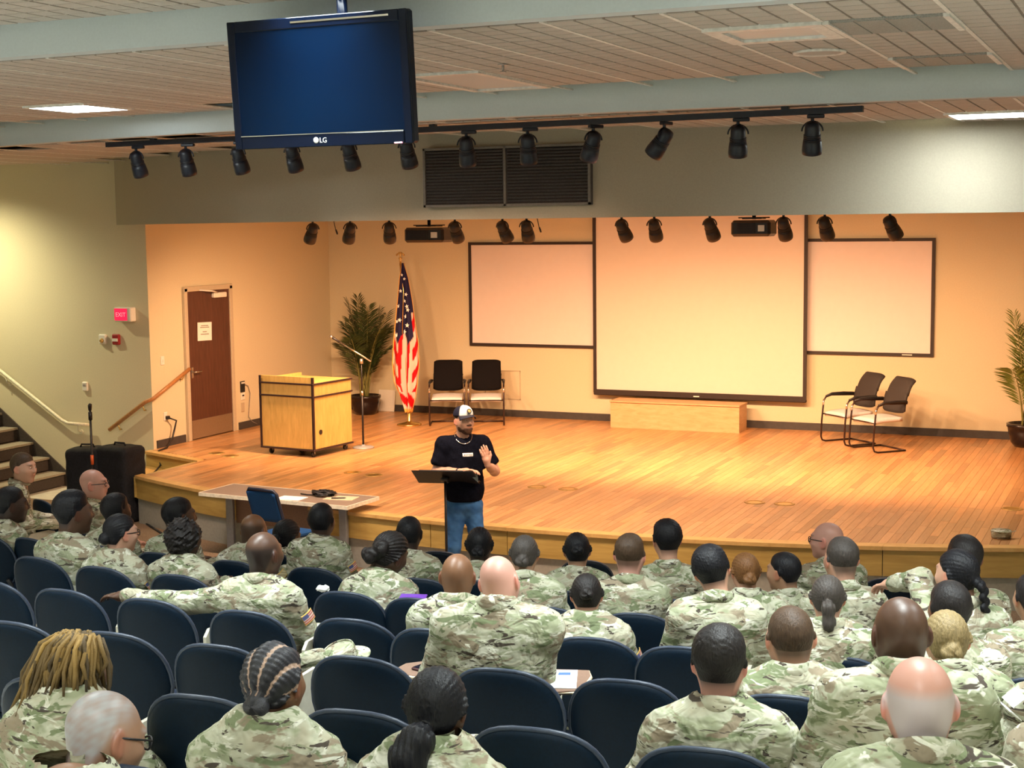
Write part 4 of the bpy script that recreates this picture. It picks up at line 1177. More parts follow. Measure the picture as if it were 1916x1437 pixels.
nn = tn.noise(vv, 160, 2); tn.set(tn.mix(1.0, tn.ramp(nn, [(.3, (.72, .72, .72)), (.7, (1.22, 1.22, 1.22))]), oi.outputs['Color'], 'MULTIPLY'), .5, 0, .25)
tn.bump(nn, .5, .006); M['hair'] = tn.m
tn = NT('braided_hair'); at_ = tn.n('ShaderNodeAttribute', attribute_name='tone'); tn.set(at_.outputs['Color'], .5); tn.bump(tn.noise(tn.coord('Object'), 260, 1), .3, .004); M['hair_tone'] = tn.m
M['boots'] = plain('tan_boots', (.25, .17, .09), .7)
HAIR_ME = {}
for k_, (V, F, ton) in HAIR.items():
    me = fast_mesh('hair', V, F, ton); me.materials.append(M['hair_tone'] if ton is not None else M['hair']); HAIR_ME[k_] = me
# legs and boots are the same for everybody seated: seat at .46, knees at +y
def trouser_sdf(P):
    d = ell(P, (0, .02, .53), (.175, .15, .105))
    for s in (-1, 1):
        d = smin(d, rc(P, (s*.09, .05, .53), (s*.13, .47, .525), .092, .075), .04)
        d = smin(d, rc(P, (s*.13, .47, .525), (s*.13, .45, .16), .074, .062), .03)
    return d+.006*wob(P, 26)
V, F = mesh_sdf(trouser_sdf, (-.26, -.18, .08), (.26, .60, .68), .018); TROUSER_ME = fast_mesh('trousers', V, F); TROUSER_ME.materials.append(M['camo'])
def boot_sdf(P): return sm([rc(P, (0, 0, .20), (0, 0, .05), .052, .048), ell(P, (0, .08, .045), (.048, .13, .042))], .03)
V, F = mesh_sdf(boot_sdf, (-.08, -.09, -.005), (.08, .24, .28), .014); BOOT_ME = fast_mesh('boot', V, F); BOOT_ME.materials.append(M['boots'])

def col_head(V, skin, hair, style):
    skin = np.array(skin); hair = np.array(hair); n = len(V)
    c = np.tile(skin, (n, 1))
    ear = np.clip((np.abs(V[:, 0])-.078)/.008, 0, 1)[:, None]
    c = c*(1-ear)+np.array([min(1, skin[0]*1.1), skin[1]*.82, skin[2]*.8])*ear
    lip = np.exp(-((V[:, 0]/.024)**2+((V[:, 2]+.052)/.009)**2))*(V[:, 1] > .08); lip = lip[:, None]*.7
    c = c*(1-lip)+np.array([skin[0]*.75, skin[1]*.45, skin[2]*.45])*lip
    br = np.exp(-(((np.abs(V[:, 0])-.032)/.018)**2+((V[:, 2]-.036)/.006)**2))*(V[:, 1] > .06); br = br[:, None]*.85
    c = c*(1-br)+hair*br
    m = hair_line(V, -.105)
    st = {'bald': 0.0, 'bald_rim': .7, 'buzz': .85, 'fade': .8}.get(style, .9)
    if style == 'bald_rim':
        w = np.clip(m/.03, 0, 1)*np.clip((.062-V[:, 2])/.03, 0, 1)*st
    else: w = np.clip(m/.062, 0, 1)**1.3*st
    if style == 'grey_stubble': w = w*(.80+.30*wob(V.astype(np.float32), 110)+.2*wob(V.astype(np.float32), 40, 3)); w = np.clip(w*np.clip(.75+(.02-V[:, 1])*6, .45, 1), 0, .95)
    c = c*(1-w[:, None])+hair*w[:, None]
    return c

SKIN = {'fair': (.57, .315, .22), 'pink': (.61, .32, .255), 'tan': (.42, .23, .14), 'brown': (.20, .095, .050), 'mid': (.30, .165, .105), 'dark': (.085, .042, .026), 'deep': (.045, .024, .018)}
HAIRC = {'black': (.008, .008, .011), 'dark': (.016, .013, .013), 'brown': (.070, .042, .026), 'auburn': (.15, .065, .022), 'blond': (.26, .19, .09), 'grey': (.50, .50, .53), 'silver': (.36, .36, .38), 'ash': (.06, .05, .045)}
def limb(x): return np.array(x, float)
def soldier(label, head_top, face, H_yaw=0, H_pitch=8, H_roll=0, style='short', skin='fair', hair='dark', hs=1.0, lean=0.0, armL=None, armR=None, seed=0, res=.017, hunch=0.0, group='soldiers seated in the rows', wide=1.0, collar_gap=0.0, fz=None, tuck=.012):
    """head_top: world position of the crown; face: direction the body faces (angle from +y, left positive)"""
    rz = face
    c_, s_ = math.cos(rz), math.sin(rz)
    off = np.array([0, .05+lean, 0])
    ox = head_top[0]-(c_*off[0]-s_*off[1]); oy = head_top[1]-(s_*off[0]+c_*off[1])
    oz = floor_z(oy) if fz is None else fz
    H = head_top[2]-oz
    t = thing('person', label, 'person', (ox, oy, oz), rz, group)
    def loc(w):
        q = np.array(w, float)-np.array([ox, oy, oz]); return np.array([c_*q[0]+s_*q[1], -s_*q[0]+c_*q[1], q[2]])
    hc = np.array([0, .05+lean, H-.118*hs])
    Rm = rotm(R(H_yaw), R(H_pitch), R(H_roll))
    piv = hc+np.array([0, -.02, -.10*hs])
    nb = hc+np.array([0, -.040-.25*lean-tuck*.5, -.160*hs+tuck])
    pel = np.array([0, .015, .55])
    sh = {}
    for s in (-1, 1): sh[s] = nb+np.array([s*.160*wide, -.005, -.085-hunch])
    el, wr = {}, {}
    for s, arm in ((-1, armL), (1, armR)):
        if arm is not None: el[s], wr[s] = loc(arm[0]), loc(arm[1])
        else:
            el[s] = np.array([s*.245*wide, nb[1]+.06, max(sh[s][2]-.27, .64 if H > 1.12 else .52)]); wr[s] = np.array([s*.10, .36+lean*.6, max(.66, el[s][2]-.05) if H > 1.12 else .50])
    ch = pel*.36+nb*.64+np.array([0, -.012, 0]); be = pel*.72+nb*.28
    ph = seed*1.37
    cz = nb[2]+.020
    def jacket(P):
        d = sm([ell(P, pel+np.array([0, 0, .03]), (.185, .145, .16)), ell(P, be, (.180, .138, .20)), ell(P, ch, (.188*wide, .128, .20))], .07)
        d = smin(d, rc(P, sh[-1], sh[1], .078, .078), .07)
        for s in (-1, 1):
            d = smin(d, rc(P, nb+np.array([s*.02, 0, -.015]), sh[s], .060, .066), .05)
            a = smin(rc(P, sh[s], el[s], .078, .062), rc(P, el[s], wr[s], .062, .046), .03)
            d = smin(d, a, .035)
        d = d+.007*wob(P, 24, ph)+.005*wob(P*np.array([1, 1, 2.2], np.float32), 38, ph*2)
        hole = rc(P, (nb[0], nb[1]+.018, nb[2]-.02), (nb[0], nb[1]+.02, nb[2]+.10), (.058 if abs(H_roll) < 10 and H_pitch < 20 else .02), (.066+collar_gap if abs(H_roll) < 10 and H_pitch < 20 else .02))
        return smax(d, -hole, .006)
    pts = np.array([sh[-1], sh[1], el[-1], el[1], wr[-1], wr[1], pel, nb])
    lo, hi = pts.min(0)-np.array([.12, .16, .20]), pts.max(0)+np.array([.12, .16, .10])
    lo[2] = max(lo[2], .40)
    V, F = mesh_sdf(jacket, lo, hi, res)
    link('jacket', fast_mesh('jacket', V, F), M['camo'], t)
    # stand-up collar, open at the throat
    cg = .004+collar_gap; sk_ = R(H_roll)*.3
    def colf(u, v):
        th = -PI/2+(u-.5)*2*PI*.93
        w = .5-.5*math.cos((u-.5)*2*PI)                    # 0 at the nape, 1 at the throat
        r1 = .070+cg+.016*(1-v)+.004*math.sin(th*5+ph)
        fold = .010*math.sin(v*PI)
        return Vector((nb[0]+(r1+fold)*math.cos(th)*1.0, nb[1]+.016+(r1+fold+.004)*math.sin(th), nb[2]+.010+.056*v-.055*w*(.4+.6*v)+.004*math.sin(th*3+ph*2)))
    b = MB(); b.grid(colf, 40, 6, True, None, -.006); b.build('collar', M['camo'], t)
    # body: head, neck, trunk and arms under the jacket, hands
    def core(P):
        d = sm([ell(P, pel, (.14, .10, .12)), ell(P, be, (.135, .095, .17)), ell(P, ch, (.14, .085, .16)), rc(P, sh[-1], sh[1], .040, .040), rc(P, nb+np.array([0, .0, -.06]), piv, .055, .050)], .05)
        for s in (-1, 1):
            d = smin(d, smin(rc(P, sh[s], el[s], .045, .036), rc(P, el[s], wr[s]+(wr[s]-el[s])*.12, .036, .028), .02), .02)
        return d
    V2, F2 = mesh_sdf(core, lo, np.maximum(hi, piv+.08), .021)
    sk = np.array(SKIN[skin])
    Vh = piv+((HV*hs-np.array([0, -.02, -.10])*hs)@Rm.T)
    ch_ = col_head(HV, SKIN[skin], HAIRC[hair], style)
    allV = [Vh, V2]; allF = [HF, F2+len(Vh)]; cols = [ch_, np.tile(sk, (len(V2), 1))]; nvert = len(Vh)+len(V2)
    for s in (-1, 1):
        y = wr[s]-el[s]; y /= np.linalg.norm(y); z = np.array([0, 0, 1.0]); x = np.cross(y, z); x /= np.linalg.norm(x)+1e-9; z = np.cross(x, y)
        hv = HANDV*np.array([-s, 1, 1]); B = np.stack([x, y, z], 0)
        hvw = wr[s]+y*.025+hv@B
        f = HANDF if s < 0 else HANDF[:, ::-1]
        allV.append(hvw); allF.append(f+nvert); cols.append(np.tile(sk, (len(hvw), 1))); nvert += len(hvw)
    link('body', fast_mesh('body', np.concatenate(allV), np.concatenate(allF), np.concatenate(cols)), M['skin'], t)
    Mh = Matrix.Translation(Vector(piv)) @ Matrix([list(r_) for r_ in Rm]).to_4x4() @ Matrix.Scale(hs, 4) @ Matrix.Translation((0, .02, .10))
    if style in HAIR_ME:
        o = link('hair', HAIR_ME[style], None, t); o.matrix_local = Mh; o.color = (*HAIRC[hair], 1)
    o = link('trousers', TROUSER_ME, None, t)
    for s in (-1, 1):
        o = link('boot', BOOT_ME, None, t); o.location = (s*.13, .46, 0)
    t['_'] = 1; del t['_']
    INFO = {'root': t, 'Mh': Mh, 'sh': sh, 'el': el, 'wr': wr, 'nb': nb, 'H': H, 'loc': loc}
    return INFO

def eyes(info, parent=None):
    for s in (-1, 1):
        b = MB(); b.lathe([(.001, -.0095), (.006, -.0075), (.0095, 0), (.006, .0075), (.001, .0095)], 10, Matrix.Translation((s*.031, .0855, .013)))
        o = b.build('eye', M['paper'], info['root']); o.matrix_local = info['Mh']
        b = MB(); b.lathe([(.001, -.0045), (.0045, 0), (.001, .0045)], 8, Matrix.Translation((s*.031, .0935, .013))); q = b.build('iris', M['black'], o)
def glasses(info, mat=None):
    b = MB()
    for s in (-1, 1):
        pts = [(s*.034+.024*math.cos(a), .106-.006*abs(math.cos(a)), .008+.017*math.sin(a)) for a in [2*PI*k/14 for k in range(14)]]
        b.tube(pts, .0028, 6, None, True, True)
        b.tube([(s*.058, .100, .016), (s*.080, .03, .012), (s*.086, -.02, .010)], .003, 6)
    b.tube([(-.010, .108, .010), (.010, .108, .010)], .0028, 6)
    o = b.build('glasses', mat or M['black'], info['root']); o.matrix_local = info['Mh']; return o
PATCH_STRIPES = plain('patch_white', (.75, .66, .55), .8)
tn = NT('sleeve_patch'); at_ = tn.n('ShaderNodeAttribute', attribute_name='tone'); tn.set(at_.outputs['Color'], .85, 0, .1); M['patch'] = tn.m
def patch(info, s=1, drop=.085, ang0=0.0, kind='flag', w=.088, h=.056):
    """a sewn patch on the outside of the upper sleeve (its long side runs round the arm)"""
    a, e = info['sh'][s], info['el'][s]; ax = (e-a)/np.linalg.norm(e-a)
    out = np.array([s*1.0, -.35, .15]); out = out-ax*(out@ax); out /= np.linalg.norm(out); sd = np.cross(ax, out)
    rad = .086
    def fn(u, v):
        A = ang0+(u-.5)*w/rad*1.0; p = a+ax*(drop+v*h)+(out*math.cos(A)+sd*math.sin(A))*rad
        return Vector(p)
    def cf(u, v):
        if u < .06 or u > .94 or v < .09 or v > .91: return (.62, .40, .12)
        if kind == 'flag':
            if u > .55 and v < .5: return (.09, .10, .22)
            return (.42, .10, .09) if int((v-.09)/.82*7) % 2 == 0 else (.66, .56, .46)
        return (.35, .28, .16) if int(u*6+v*4) % 2 else (.55, .45, .26)
    o = attr_grid(fn, cf, 16, 15, 'sleeve_patch', M['patch'], info['root'], -.004)
    return o
# ------------------------------------------------------------------ auditorium chairs
def chair_proto():
    t = thing('auditorium_chair', 'navy shell auditorium chair', 'chair')
    W2, H2, zc = .240, .235, .605
    def outline(th, r):
        n = 2.55
        c, s = math.cos(th), math.sin(th)
        x = W2*math.copysign(abs(c)**(2/n), c)*r; z = H2*math.copysign(abs(s)**(2/n), s)*r
        if z < 0: x *= 1-.30*(-z/H2)**1.3
        return x, z
    def surf(sign, bulge, base):
        vs = []; nr, nt = 7, 36
        for i in range(nr+1):
            r = math.sin(i/nr*PI/2)
            for k in range(nt):
                x, z = outline(2*PI*k/nt, r)
                y = base+.055*(x/W2)**2-.20*(z)+sign*bulge*math.sqrt(max(0, 1-r**6))
                vs.append((x, y, zc+z))
        fs = []
        for i in range(nr):
            for k in range(nt):
                q = (i*nt+k, i*nt+(k+1) % nt, (i+1)*nt+(k+1) % nt, (i+1)*nt+k)
                fs.append(q if sign < 0 else q[::-1])
        return vs, fs
    b = MB(); vs, fs = surf(-1, .030, -.035); b.add(vs, fs, True); vs2, fs2 = surf(1, .006, -.030); b.add(vs2, fs2, True)
    nt = 36; o = len(vs); base = 7*nt
    for k in range(nt): b.f.append((base+k, base+(k+1) % nt, o+base+(k+1) % nt, o+base+k)); b.sm.append(True)
    b.build('back_shell', M['navy'], t)
    rim = []
    for k in range(nt):
        x, z = outline(2*PI*k/nt, 1.0); rim.append((x, -.033+.055*(x/W2)**2-.20*z, zc+z))
    b = MB(); b.tube(rim, .0100, 7, None, True, True); b.build('edge_highlight', M['rim_highlight'], t)  # edge bead carrying the painted highlight
    b = MB(); vs, fs = surf(1, .022, -.026); vs = [(x*.93, y+.004, zc+(z-zc)*.93) for x, y, z in vs]; b.add(vs, fs, True); b.build('back_cushion', M['navy_fabric'], t)
    def seat(u, v):
        x = (u-.5)*.46; y = .0+.43*v; return Vector((x, y, .455+.01*math.cos((u-.5)*PI)-.035*max(0, v-.8)**2*25))
    b = MB(); b.grid(seat, 8, 8, True, None, .06); b.build('seat_cushion', M['navy_fabric'], t)
    pl = [(.02, .36), (.34, .36), (.36, .40), (.36, .60), (.33, .655), (.27, .675), (.06, .675), (.02, .64)]
    b = MB(); b.prism(pl, -.009, .009, Matrix(((0, 0, 1, .283), (1, 0, 0, 0), (0, 1, 0, 0), (0, 0, 0, 1)))); b.build('stowed_tablet', M['beige_panel'], t)
    b = MB(); b.tube([(.24, .16, .385), (.275, .16, .40)], .012, 6); b.build('tablet_hinge', M['black_metal'], t)
    b = MB(); b.box((0, .20, .375), (.44, .40, .03), None, .01); b.build('seat_pan', M['navy'], t)
    b = MB(); b.tube([(0, .16, -.05), (0, .16, .365)], .035, 10); b.cyl((0, .16, -.02), .11, .035, 16); b.build('pedestal', M['black_metal'], t)
    for s in (-1, 1):
        b = MB(); b.tube([(s*.15, .18, .37), (s*.20, .03, .40), (s*.20, -.045, .50)], .016, 6); b.build('back_bracket', M['black_metal'], t)
    return t
CHAIR = chair_proto(); CHAIR_USED = [False]
SPK = np.array([-6.6, 13.6])
def place_chair(x, y, label, yaw=None):
    if not CHAIR_USED[0]: o = CHAIR; CHAIR_USED[0] = True
    else: o = copy_tree(CHAIR)
    z = floor_z(y)
    if yaw is None: yaw = .25*math.atan2(-(SPK[0]-x), SPK[1]-y)
    o.location = (x, y, z); o.rotation_euler = (0, 0, yaw)
    tag(o, label, 'chair', 'navy auditorium chairs'); return o
TOPZ = .605+.235
def chair_at(u, v):
    """the place of a chair whose back top is seen in this direction"""
    d = ray(u, v); t_ = -(EYE[2]-TOPZ-RAKE*11.5)/(d[2]+RAKE*d[1]); p = EYE+d*t_
    if p[1] > 11.5: p = atz(u, v, TOPZ)
    return p[0], p[1]+.085
# ------------------------------------------------------------------ who sits where
ROWNAME = {1: 'row nearest the camera', 2: 'second row from the camera', 3: 'third row from the camera', 4: 'fourth row from the camera', 5: 'fifth row from the camera', 6: 'sixth row from the camera', 7: 'front row by the stage'}
CH = {1: [(75, 1266), (360, 1297), (655, 1325), (985, 1357), (1310, 1395)],
      2: [(10, 1160), (200, 1180), (395, 1203), (660, 1225), (930, 1248), (1160, 1268), (1460, 1297)],
      3: [(-30, 1083), (110, 1100), (270, 1118), (450, 1140), (650, 1155), (800, 1174), (1100, 1190), (1270, 1207), (1560, 1225), (1830, 1241)],
      4: [(60, 1040), (180, 1058), (325, 1073), (640, 1105), (775, 1117), (1015, 1133), (1185, 1145), (1425, 1160)],
      5: [(50, 1005), (290, 1032), (430, 1047), (580, 1060), (780, 1080)],
      6: [(62, 963)],
      7: [(75, 936), (820, 1030), (1090, 1048), (1660, 1083)]}
CHAIRS = []
for row, lst in CH.items():
    for k, (u, v) in enumerate(lst):
        x, y = chair_at(u, v)
        CHAIRS.append([x, y, row])
def F2S(p, k=.55): return k*math.atan2(-(SPK[0]-p[0]), SPK[1]-p[1])
P = [
 # key, u, v, Y, width px, nominal m, style, skin, hair, head yaw, pitch, roll, lean, label
 ('aisle_man', 42, 848, 10.9, 42, .185, 'short', 'fair', 'brown', -38, 4, 0, .02, 'person in camouflage at far left, in profile in front of the stairs'),
 ('bald_glasses', 173, 878, 10.2, 44, .185, 'bald', 'pink', 'brown', -36, 2, 0, .02, 'person in camouflage and dark glasses seated before the covered speakers'),
 ('left_edge', 16, 912, 8.9, 55, .19, 'short', 'deep', 'black', -30, 5, 0, .02, 'person in camouflage cut off by the left edge, below the stairs'),
 ('broad_left', 132, 922, 7.75, 65, .20, 'thick', 'dark', 'black', -32, 4, 0, .0, 'person in camouflage with a broad upright back below the glasses wearer'),
 ('behind_bun', 215, 927, 8.9, 48, .185, 'thick', 'deep', 'black', -10, 4, 0, .0, 'person in camouflage half hidden at left, right of the broad back'),
 ('bun_left', 220, 963, 7.7, 55, .185, 'bun_low', 'fair', 'black', -28, 6, 0, .0, 'person in camouflage and glasses, turned right, two seats left of the table'),
 ('collar_up', 330, 932, 9.0, 52, .18, 'short', 'dark', 'black', -32, 4, 0, .03, 'person in camouflage with raised collar left of the folding table'),
 ('round_curls', 345, 975, 7.75, 75, .25, 'afro', 'dark', 'dark', -5, 5, 0, .0, 'person in camouflage right in front of the raised collar wearer'),
 ('crown', 470, 962, 8.9, 46, .165, 'bald_rim', 'brown', 'dark', -5, 12, 0, .03, 'person in camouflage leaning forward left of the blue chair'),
 ('dark_wrap', 527, 972, 9.9, 54, .185, 'bun_low', 'deep', 'black', -12, 14, 8, .03, 'person in camouflage bending forward below the blue chair'),
 ('arm_out', 490, 995, 6.4, 63, .175, 'bald_rim', 'dark', 'black', -20, 2, 0, .0, 'person in camouflage with one arm stretched along the chair backs at left'),
 ('table_front', 601, 943, 9.0, 48, .175, 'short', 'dark', 'black', 4, 4, 0, .0, 'person in camouflage seated directly in front of the folding table'),
 ('braids', 712, 993, 7.65, 72, .21, 'braid_bun', 'dark', 'dark', -28, 20, 14, .06, 'person in camouflage bowing the head, left of the music stand'),
 ('left_of_stand', 766, 968, 8.9, 47, .175, 'short', 'deep', 'black', 8, 4, 0, .0, 'person in camouflage just left of the music stand pole'),
 ('brown_crown', 856, 1036, 6.45, 62, .165, 'bald', 'brown', 'dark', 5, 4, 0, .0, 'person in camouflage seated left of the big leaning soldier'),
 ('in_front_of_legs', 897, 988, 9.0, 50, .18, 'bun_low', 'deep', 'black', 5, 4, 0, .0, 'person in camouflage seated before the legs of the speaker'),
 ('big_leaner', 936, 1040, 5.5, 70, .165, 'bald', 'pink', 'blond', -12, 12, -10, .05, 'large person in camouflage leaning on a tablet arm with paper'),
 ('grey_streak', 981, 1003, 7.7, 52, .175, 'bun_low', 'tan', 'ash', 0, 6, 0, .0, 'person in darker green camouflage right of the big leaning soldier'),
 ('high_bun', 1080, 998, 8.9, 50, .18, 'bun_mid', 'tan', 'black', 6, 6, 0, .0, 'person in camouflage seated before an empty front row chair'),
 ('small_bun', 1098, 1075, 6.9, 57, .175, 'bun_mid', 'fair', 'dark', 6, 8, 0, .0, 'small person in camouflage with a low seated posture near the middle'),
 ('pale_back', 1177, 1000, 8.0, 58, .175, 'fade', 'pink', 'brown', -12, 4, 0, .0, 'person in pale worn camouflage right of the middle, upright'),
 ('dark_thick', 1249, 976, 9.0, 53, .18, 'thick', 'fair', 'black', 14, 4, 0, .0, 'person in camouflage whose head stands against the stage front'),
 ('lean_right', 1340, 1024, 6.95, 66, .18, 'thick', 'fair', 'black', -6, 8, -14, .0, 'person in camouflage tilting the head towards the neighbour at right'),
 ('auburn_bun', 1396, 1036, 8.0, 52, .175, 'bun_low', 'fair', 'auburn', 10, 5, 0, .0, 'person in camouflage listening beside the tilted head'),
 ('glance_left', 1472, 1035, 8.75, 56, .185, 'short', 'tan', 'black', 48, 4, 0, .0, 'person in camouflage glancing left, two seats from the tilted head'),
 ('pink_specs', 1552, 977, 9.9, 55, .19, 'bald', 'pink', 'brown', 55, 2, 0, .0, 'person in camouflage with dark eyeglasses facing left near the stage'),
 ('greying_fade', 1577, 1007, 8.1, 62, .175, 'fade', 'fair', 'ash', 14, 3, 0, .0, 'person in camouflage just in front of the left facing glasses wearer'),
 ('pony', 1548, 1078, 6.9, 63, .18, 'pony', 'fair', 'ash', -8, 5, 0, .0, 'person in camouflage with a pale smooth back right of the middle'),
 ('buzz_right', 1481, 1135, 5.65, 91, .175, 'buzz', 'fair', 'brown', 10, 4, 0, .0, 'person in camouflage seated above and right of the nearest empty chairs'),
 ('near_short', 1345, 1178, 4.45, 98, .175, 'quiff', 'pink', 'dark', -8, 5, 0, .0, 'person in camouflage near the bottom, alone in the nearest row'),
 ('near_dark', 1688, 1117, 4.55, 104, .17, 'bald', 'dark', 'black', 6, 3, 0, .0, 'broad person in camouflage directly behind the nearest soldier at right'),
 ('near_bun', 1772, 1145, 5.6, 76, .165, 'bun_low', 'fair', 'blond', 0, 6, 0, .0, 'person in camouflage just right of the broad back at right'),
 ('hidden_right', 1780, 1090, 6.5, 80, .185, 'short', 'brown', 'dark', 8, 5, 0, .0, 'person in camouflage half hidden third from the right edge'),
 ('braid_right', 1797, 1030, 7.5, 74, .19, 'braid', 'fair', 'black', 34, 4, 0, .0, 'person in camouflage resting an arm on the empty chair at right'),
 ('far_right', 1806, 1003, 8.6, 70, .185, 'fade', 'brown', 'dark', 10, 3, 0, .0, 'person in camouflage farthest forward at the right, below the cap'),
 ('edge_shade', 1935, 1075, 7.0, 70, .18, 'short', 'tan', 'dark', 5, 4, 0, .0, 'person in dark camouflage cut by the right edge, upper one'),
 ('edge_green', 2010, 1150, 5.5, 80, .18, 'short', 'tan', 'dark', 5, 4, 0, .0, 'person in green camouflage cut by the right edge, middle one'),
 ('edge_low', 2040, 1200, 4.5, 90, .18, 'short', 'tan', 'dark', 5, 4, 0, .0, 'person in camouflage cut by the right edge holding a folded paper'),
 ('nearest_right', 1722, 1230, 3.62, 122, .158, 'bald_rim', 'pink', 'grey', 0, 4, 0, .0, 'nearest person in camouflage at the lower right corner'),
 ('locs', 138, 1197, 3.75, 92, .175, 'locs', 'dark', 'dark', -14, 18, -6, .0, 'person in camouflage second from the lower left corner, leaning'),
 ('grey_left', 165, 1293, 2.9, 150, .20, 'grey_stubble', 'mid', 'silver', -36, 22, -8, .08, 'person in sand coloured camouflage in the lower left corner, bowing'),
 ('cornrows', 506, 1208, 3.65, 108, .175, 'cornrows', 'brown', 'black', -10, 6, 0, .0, 'person in camouflage with a wide open collar at the bottom left'),
 ('near_pony', 813, 1255, 3.75, 112, .18, 'pony_big', 'dark', 'black', -6, 10, 0, .0, 'person in camouflage at the bottom middle between two empty chairs'),
]
WHO = {}
ARMS = {}
PEOPLE_CHAIRS = []
for i, (key, u, v, Y, wpx, wn, style, skin, hair, hy, hp, hr, lean, label) in enumerate(P):
    top = aty(u, v, Y)
    d = float((top-EYE)@FWD)
    hs = min(1.18, max(.90, wpx*d/FPX/wn))
    if style == 'afro': hs = 1.0
    kw = {}
    if key == 'arm_out':
        kw['armL'] = (aty(352, 1128, Y-.12), aty(238, 1117, Y-.12))
    if key == 'braid_right':
        kw['armL'] = (aty(1722, 1085, Y+.1), aty(1672, 1092, Y+.25))
    if key == 'big_leaner':
        kw['armR'] = (aty(1010, 1262, Y+.12), aty(1006, 1268, Y+.36)); kw['wide'] = 1.22; kw['res'] = .015
    if key in ('near_dark',): kw['wide'] = 1.18
    if key in ('nearest_right', 'cornrows', 'near_short', 'near_pony', 'grey_left', 'near_dark'): kw['res'] = .0135
    if key in ('cornrows',): kw['collar_gap'] = .012
    if key == 'broad_left': kw['wide'] = 1.1
    kw['tuck'] = {'near_dark': .062, 'buzz_right': .045, 'big_leaner': .065, 'brown_crown': .045, 'table_front': .035, 'crown': .04, 'near_bun': .045, 'grey_left': .05, 'nearest_right': .058, 'arm_out': .02, 'locs': .03, 'bald_glasses': .03, 'aisle_man': .03, 'left_edge': .03, 'braids': .03, 'cornrows': .02, 'dark_thick': -.01}.get(key, .014)
    face = F2S(top)
    if key in ('aisle_man', 'bald_glasses'): face = F2S(top, .9)
    info = soldier(label, top, face, hy, hp, hr, style, skin, hair, hs, lean, seed=i+1, **kw)
    info['top'] = top; WHO[key] = info
    r_ = info['root'].location
    PEOPLE_CHAIRS.append((key, r_.x+math.sin(face)*.10, r_.y-math.cos(face)*.10))
for k in ('aisle_man', 'bald_glasses', 'pink_specs', 'glance_left', 'bun_left'): eyes(WHO[k])
for k in ('bald_glasses', 'pink_specs', 'bun_left', 'grey_left'): glasses(WHO[k])
for k in ('arm_out', 'grey_left', 'lean_right', 'table_front', 'small_bun', 'bun_left', 'left_of_stand'): patch(WHO[k], 1)
patch(WHO['near_short'], 1); patch(WHO['cornrows'], 1, kind='unit'); patch(WHO['crown'], 1, kind='unit')
# chairs under people whose chair was not already listed
extra = 0
for key, x, y in PEOPLE_CHAIRS:
    best = min(CHAIRS, key=lambda c: (c[0]-x)**2+((c[1]-y)*.8)**2)
    if math.hypot(best[0]-x, best[1]-y) > .36:
        row = best[2] if abs(best[1]-y) < .5 else min(range(0, 8), key=lambda r: abs(y-{0: 3.2, 1: 4.15, 2: 5.2, 3: 6.35, 4: 7.6, 5: 8.8, 6: 10.1, 7: 11.6}[r]))
        CHAIRS.append([x, y-(.52 if row == 0 else 0), row]); extra += 1
ROWNAME[0] = 'row cut off below'
for row in range(0, 8):
    rs = sorted([c for c in CHAIRS if c[2] == row], key=lambda c: c[0])
    for k, c in enumerate(rs):
        c.append(place_chair(c[0], c[1], 'navy shell auditorium chair, %s from the left in the %s' % (ORD[k+1], ROWNAME[row])))
# locs of the person at lower left
inf = WHO['locs']; r_ = random.Random(4)
lt = NT('bleached_locs'); at_ = lt.n('ShaderNodeAttribute', attribute_name='tone'); lt.set(at_.outputs['Color'], .75); lt.bump(lt.noise(lt.coord('Object'), 220, 2), .5, .005); M['locs'] = lt.m
hm = fast_mesh('scalp_hair', HAIR['thick'][0], HAIR['thick'][1]); hm.materials.append(M['hair'])
o = link('scalp_hair', hm, None, inf['root']); o.matrix_local = inf['Mh']; o.color = (*HAIRC['black'], 1)
locs = []; lc = []
b = MB()
for k in range(150):
    a = r_.gauss(.0, 1.25); rr = r_.uniform(.0, .075)
    p0 = Vector((rr*math.sin(a), -.015-rr*.6*math.cos(a), .130-rr*.35))
    out = Vector((math.sin(a)*.80-.28, -math.cos(a)*.62-.18, 0)); L = r_.uniform(.10, .24)
    if out.x < -.2: L += r_.uniform(0, .14)
    j = lambda q=.012: Vector((r_.uniform(-q, q), r_.uniform(-q, q), r_.uniform(-q, q)))
    p1 = p0+out*.04+Vector((0, 0, .014))+j(.006); p2 = p0+out*.088+Vector((0, 0, -.028))+j(); p3 = p2+out*.03+Vector((0, 0, -L*.5))+j(.016); p4 = p3+Vector((out.x*.025, 0, -L*.5))+j(.026)
    n0 = len(b.v)
    b.tube([p0, p1, p2, p3, p4], [.0065, .0085, .0088, .0082, .0045], 6)
    br = r_.choice([.28, .5, .7, .9, 1.1, 1.25])
    for q in range(n0, len(b.v)):
        f = (q-n0)/30; root = 1.0 if f < .5 else max(.10, 1-(f-.5)*1.7)
        if f < .12: root *= .35
        lc.append((.30*br*root+.015, .178*br*root+.011, .040*br*root+.008))
me = b.mesh('locs'); at_c = me.color_attributes.new('tone', 'FLOAT_COLOR', 'POINT'); at_c.data.foreach_set('color', [x for c in lc for x in (*c, 1.0)])
o = link('locs', me, M['locs'], inf['root']); o.matrix_local = inf['Mh']; o['kind'] = 'stuff'
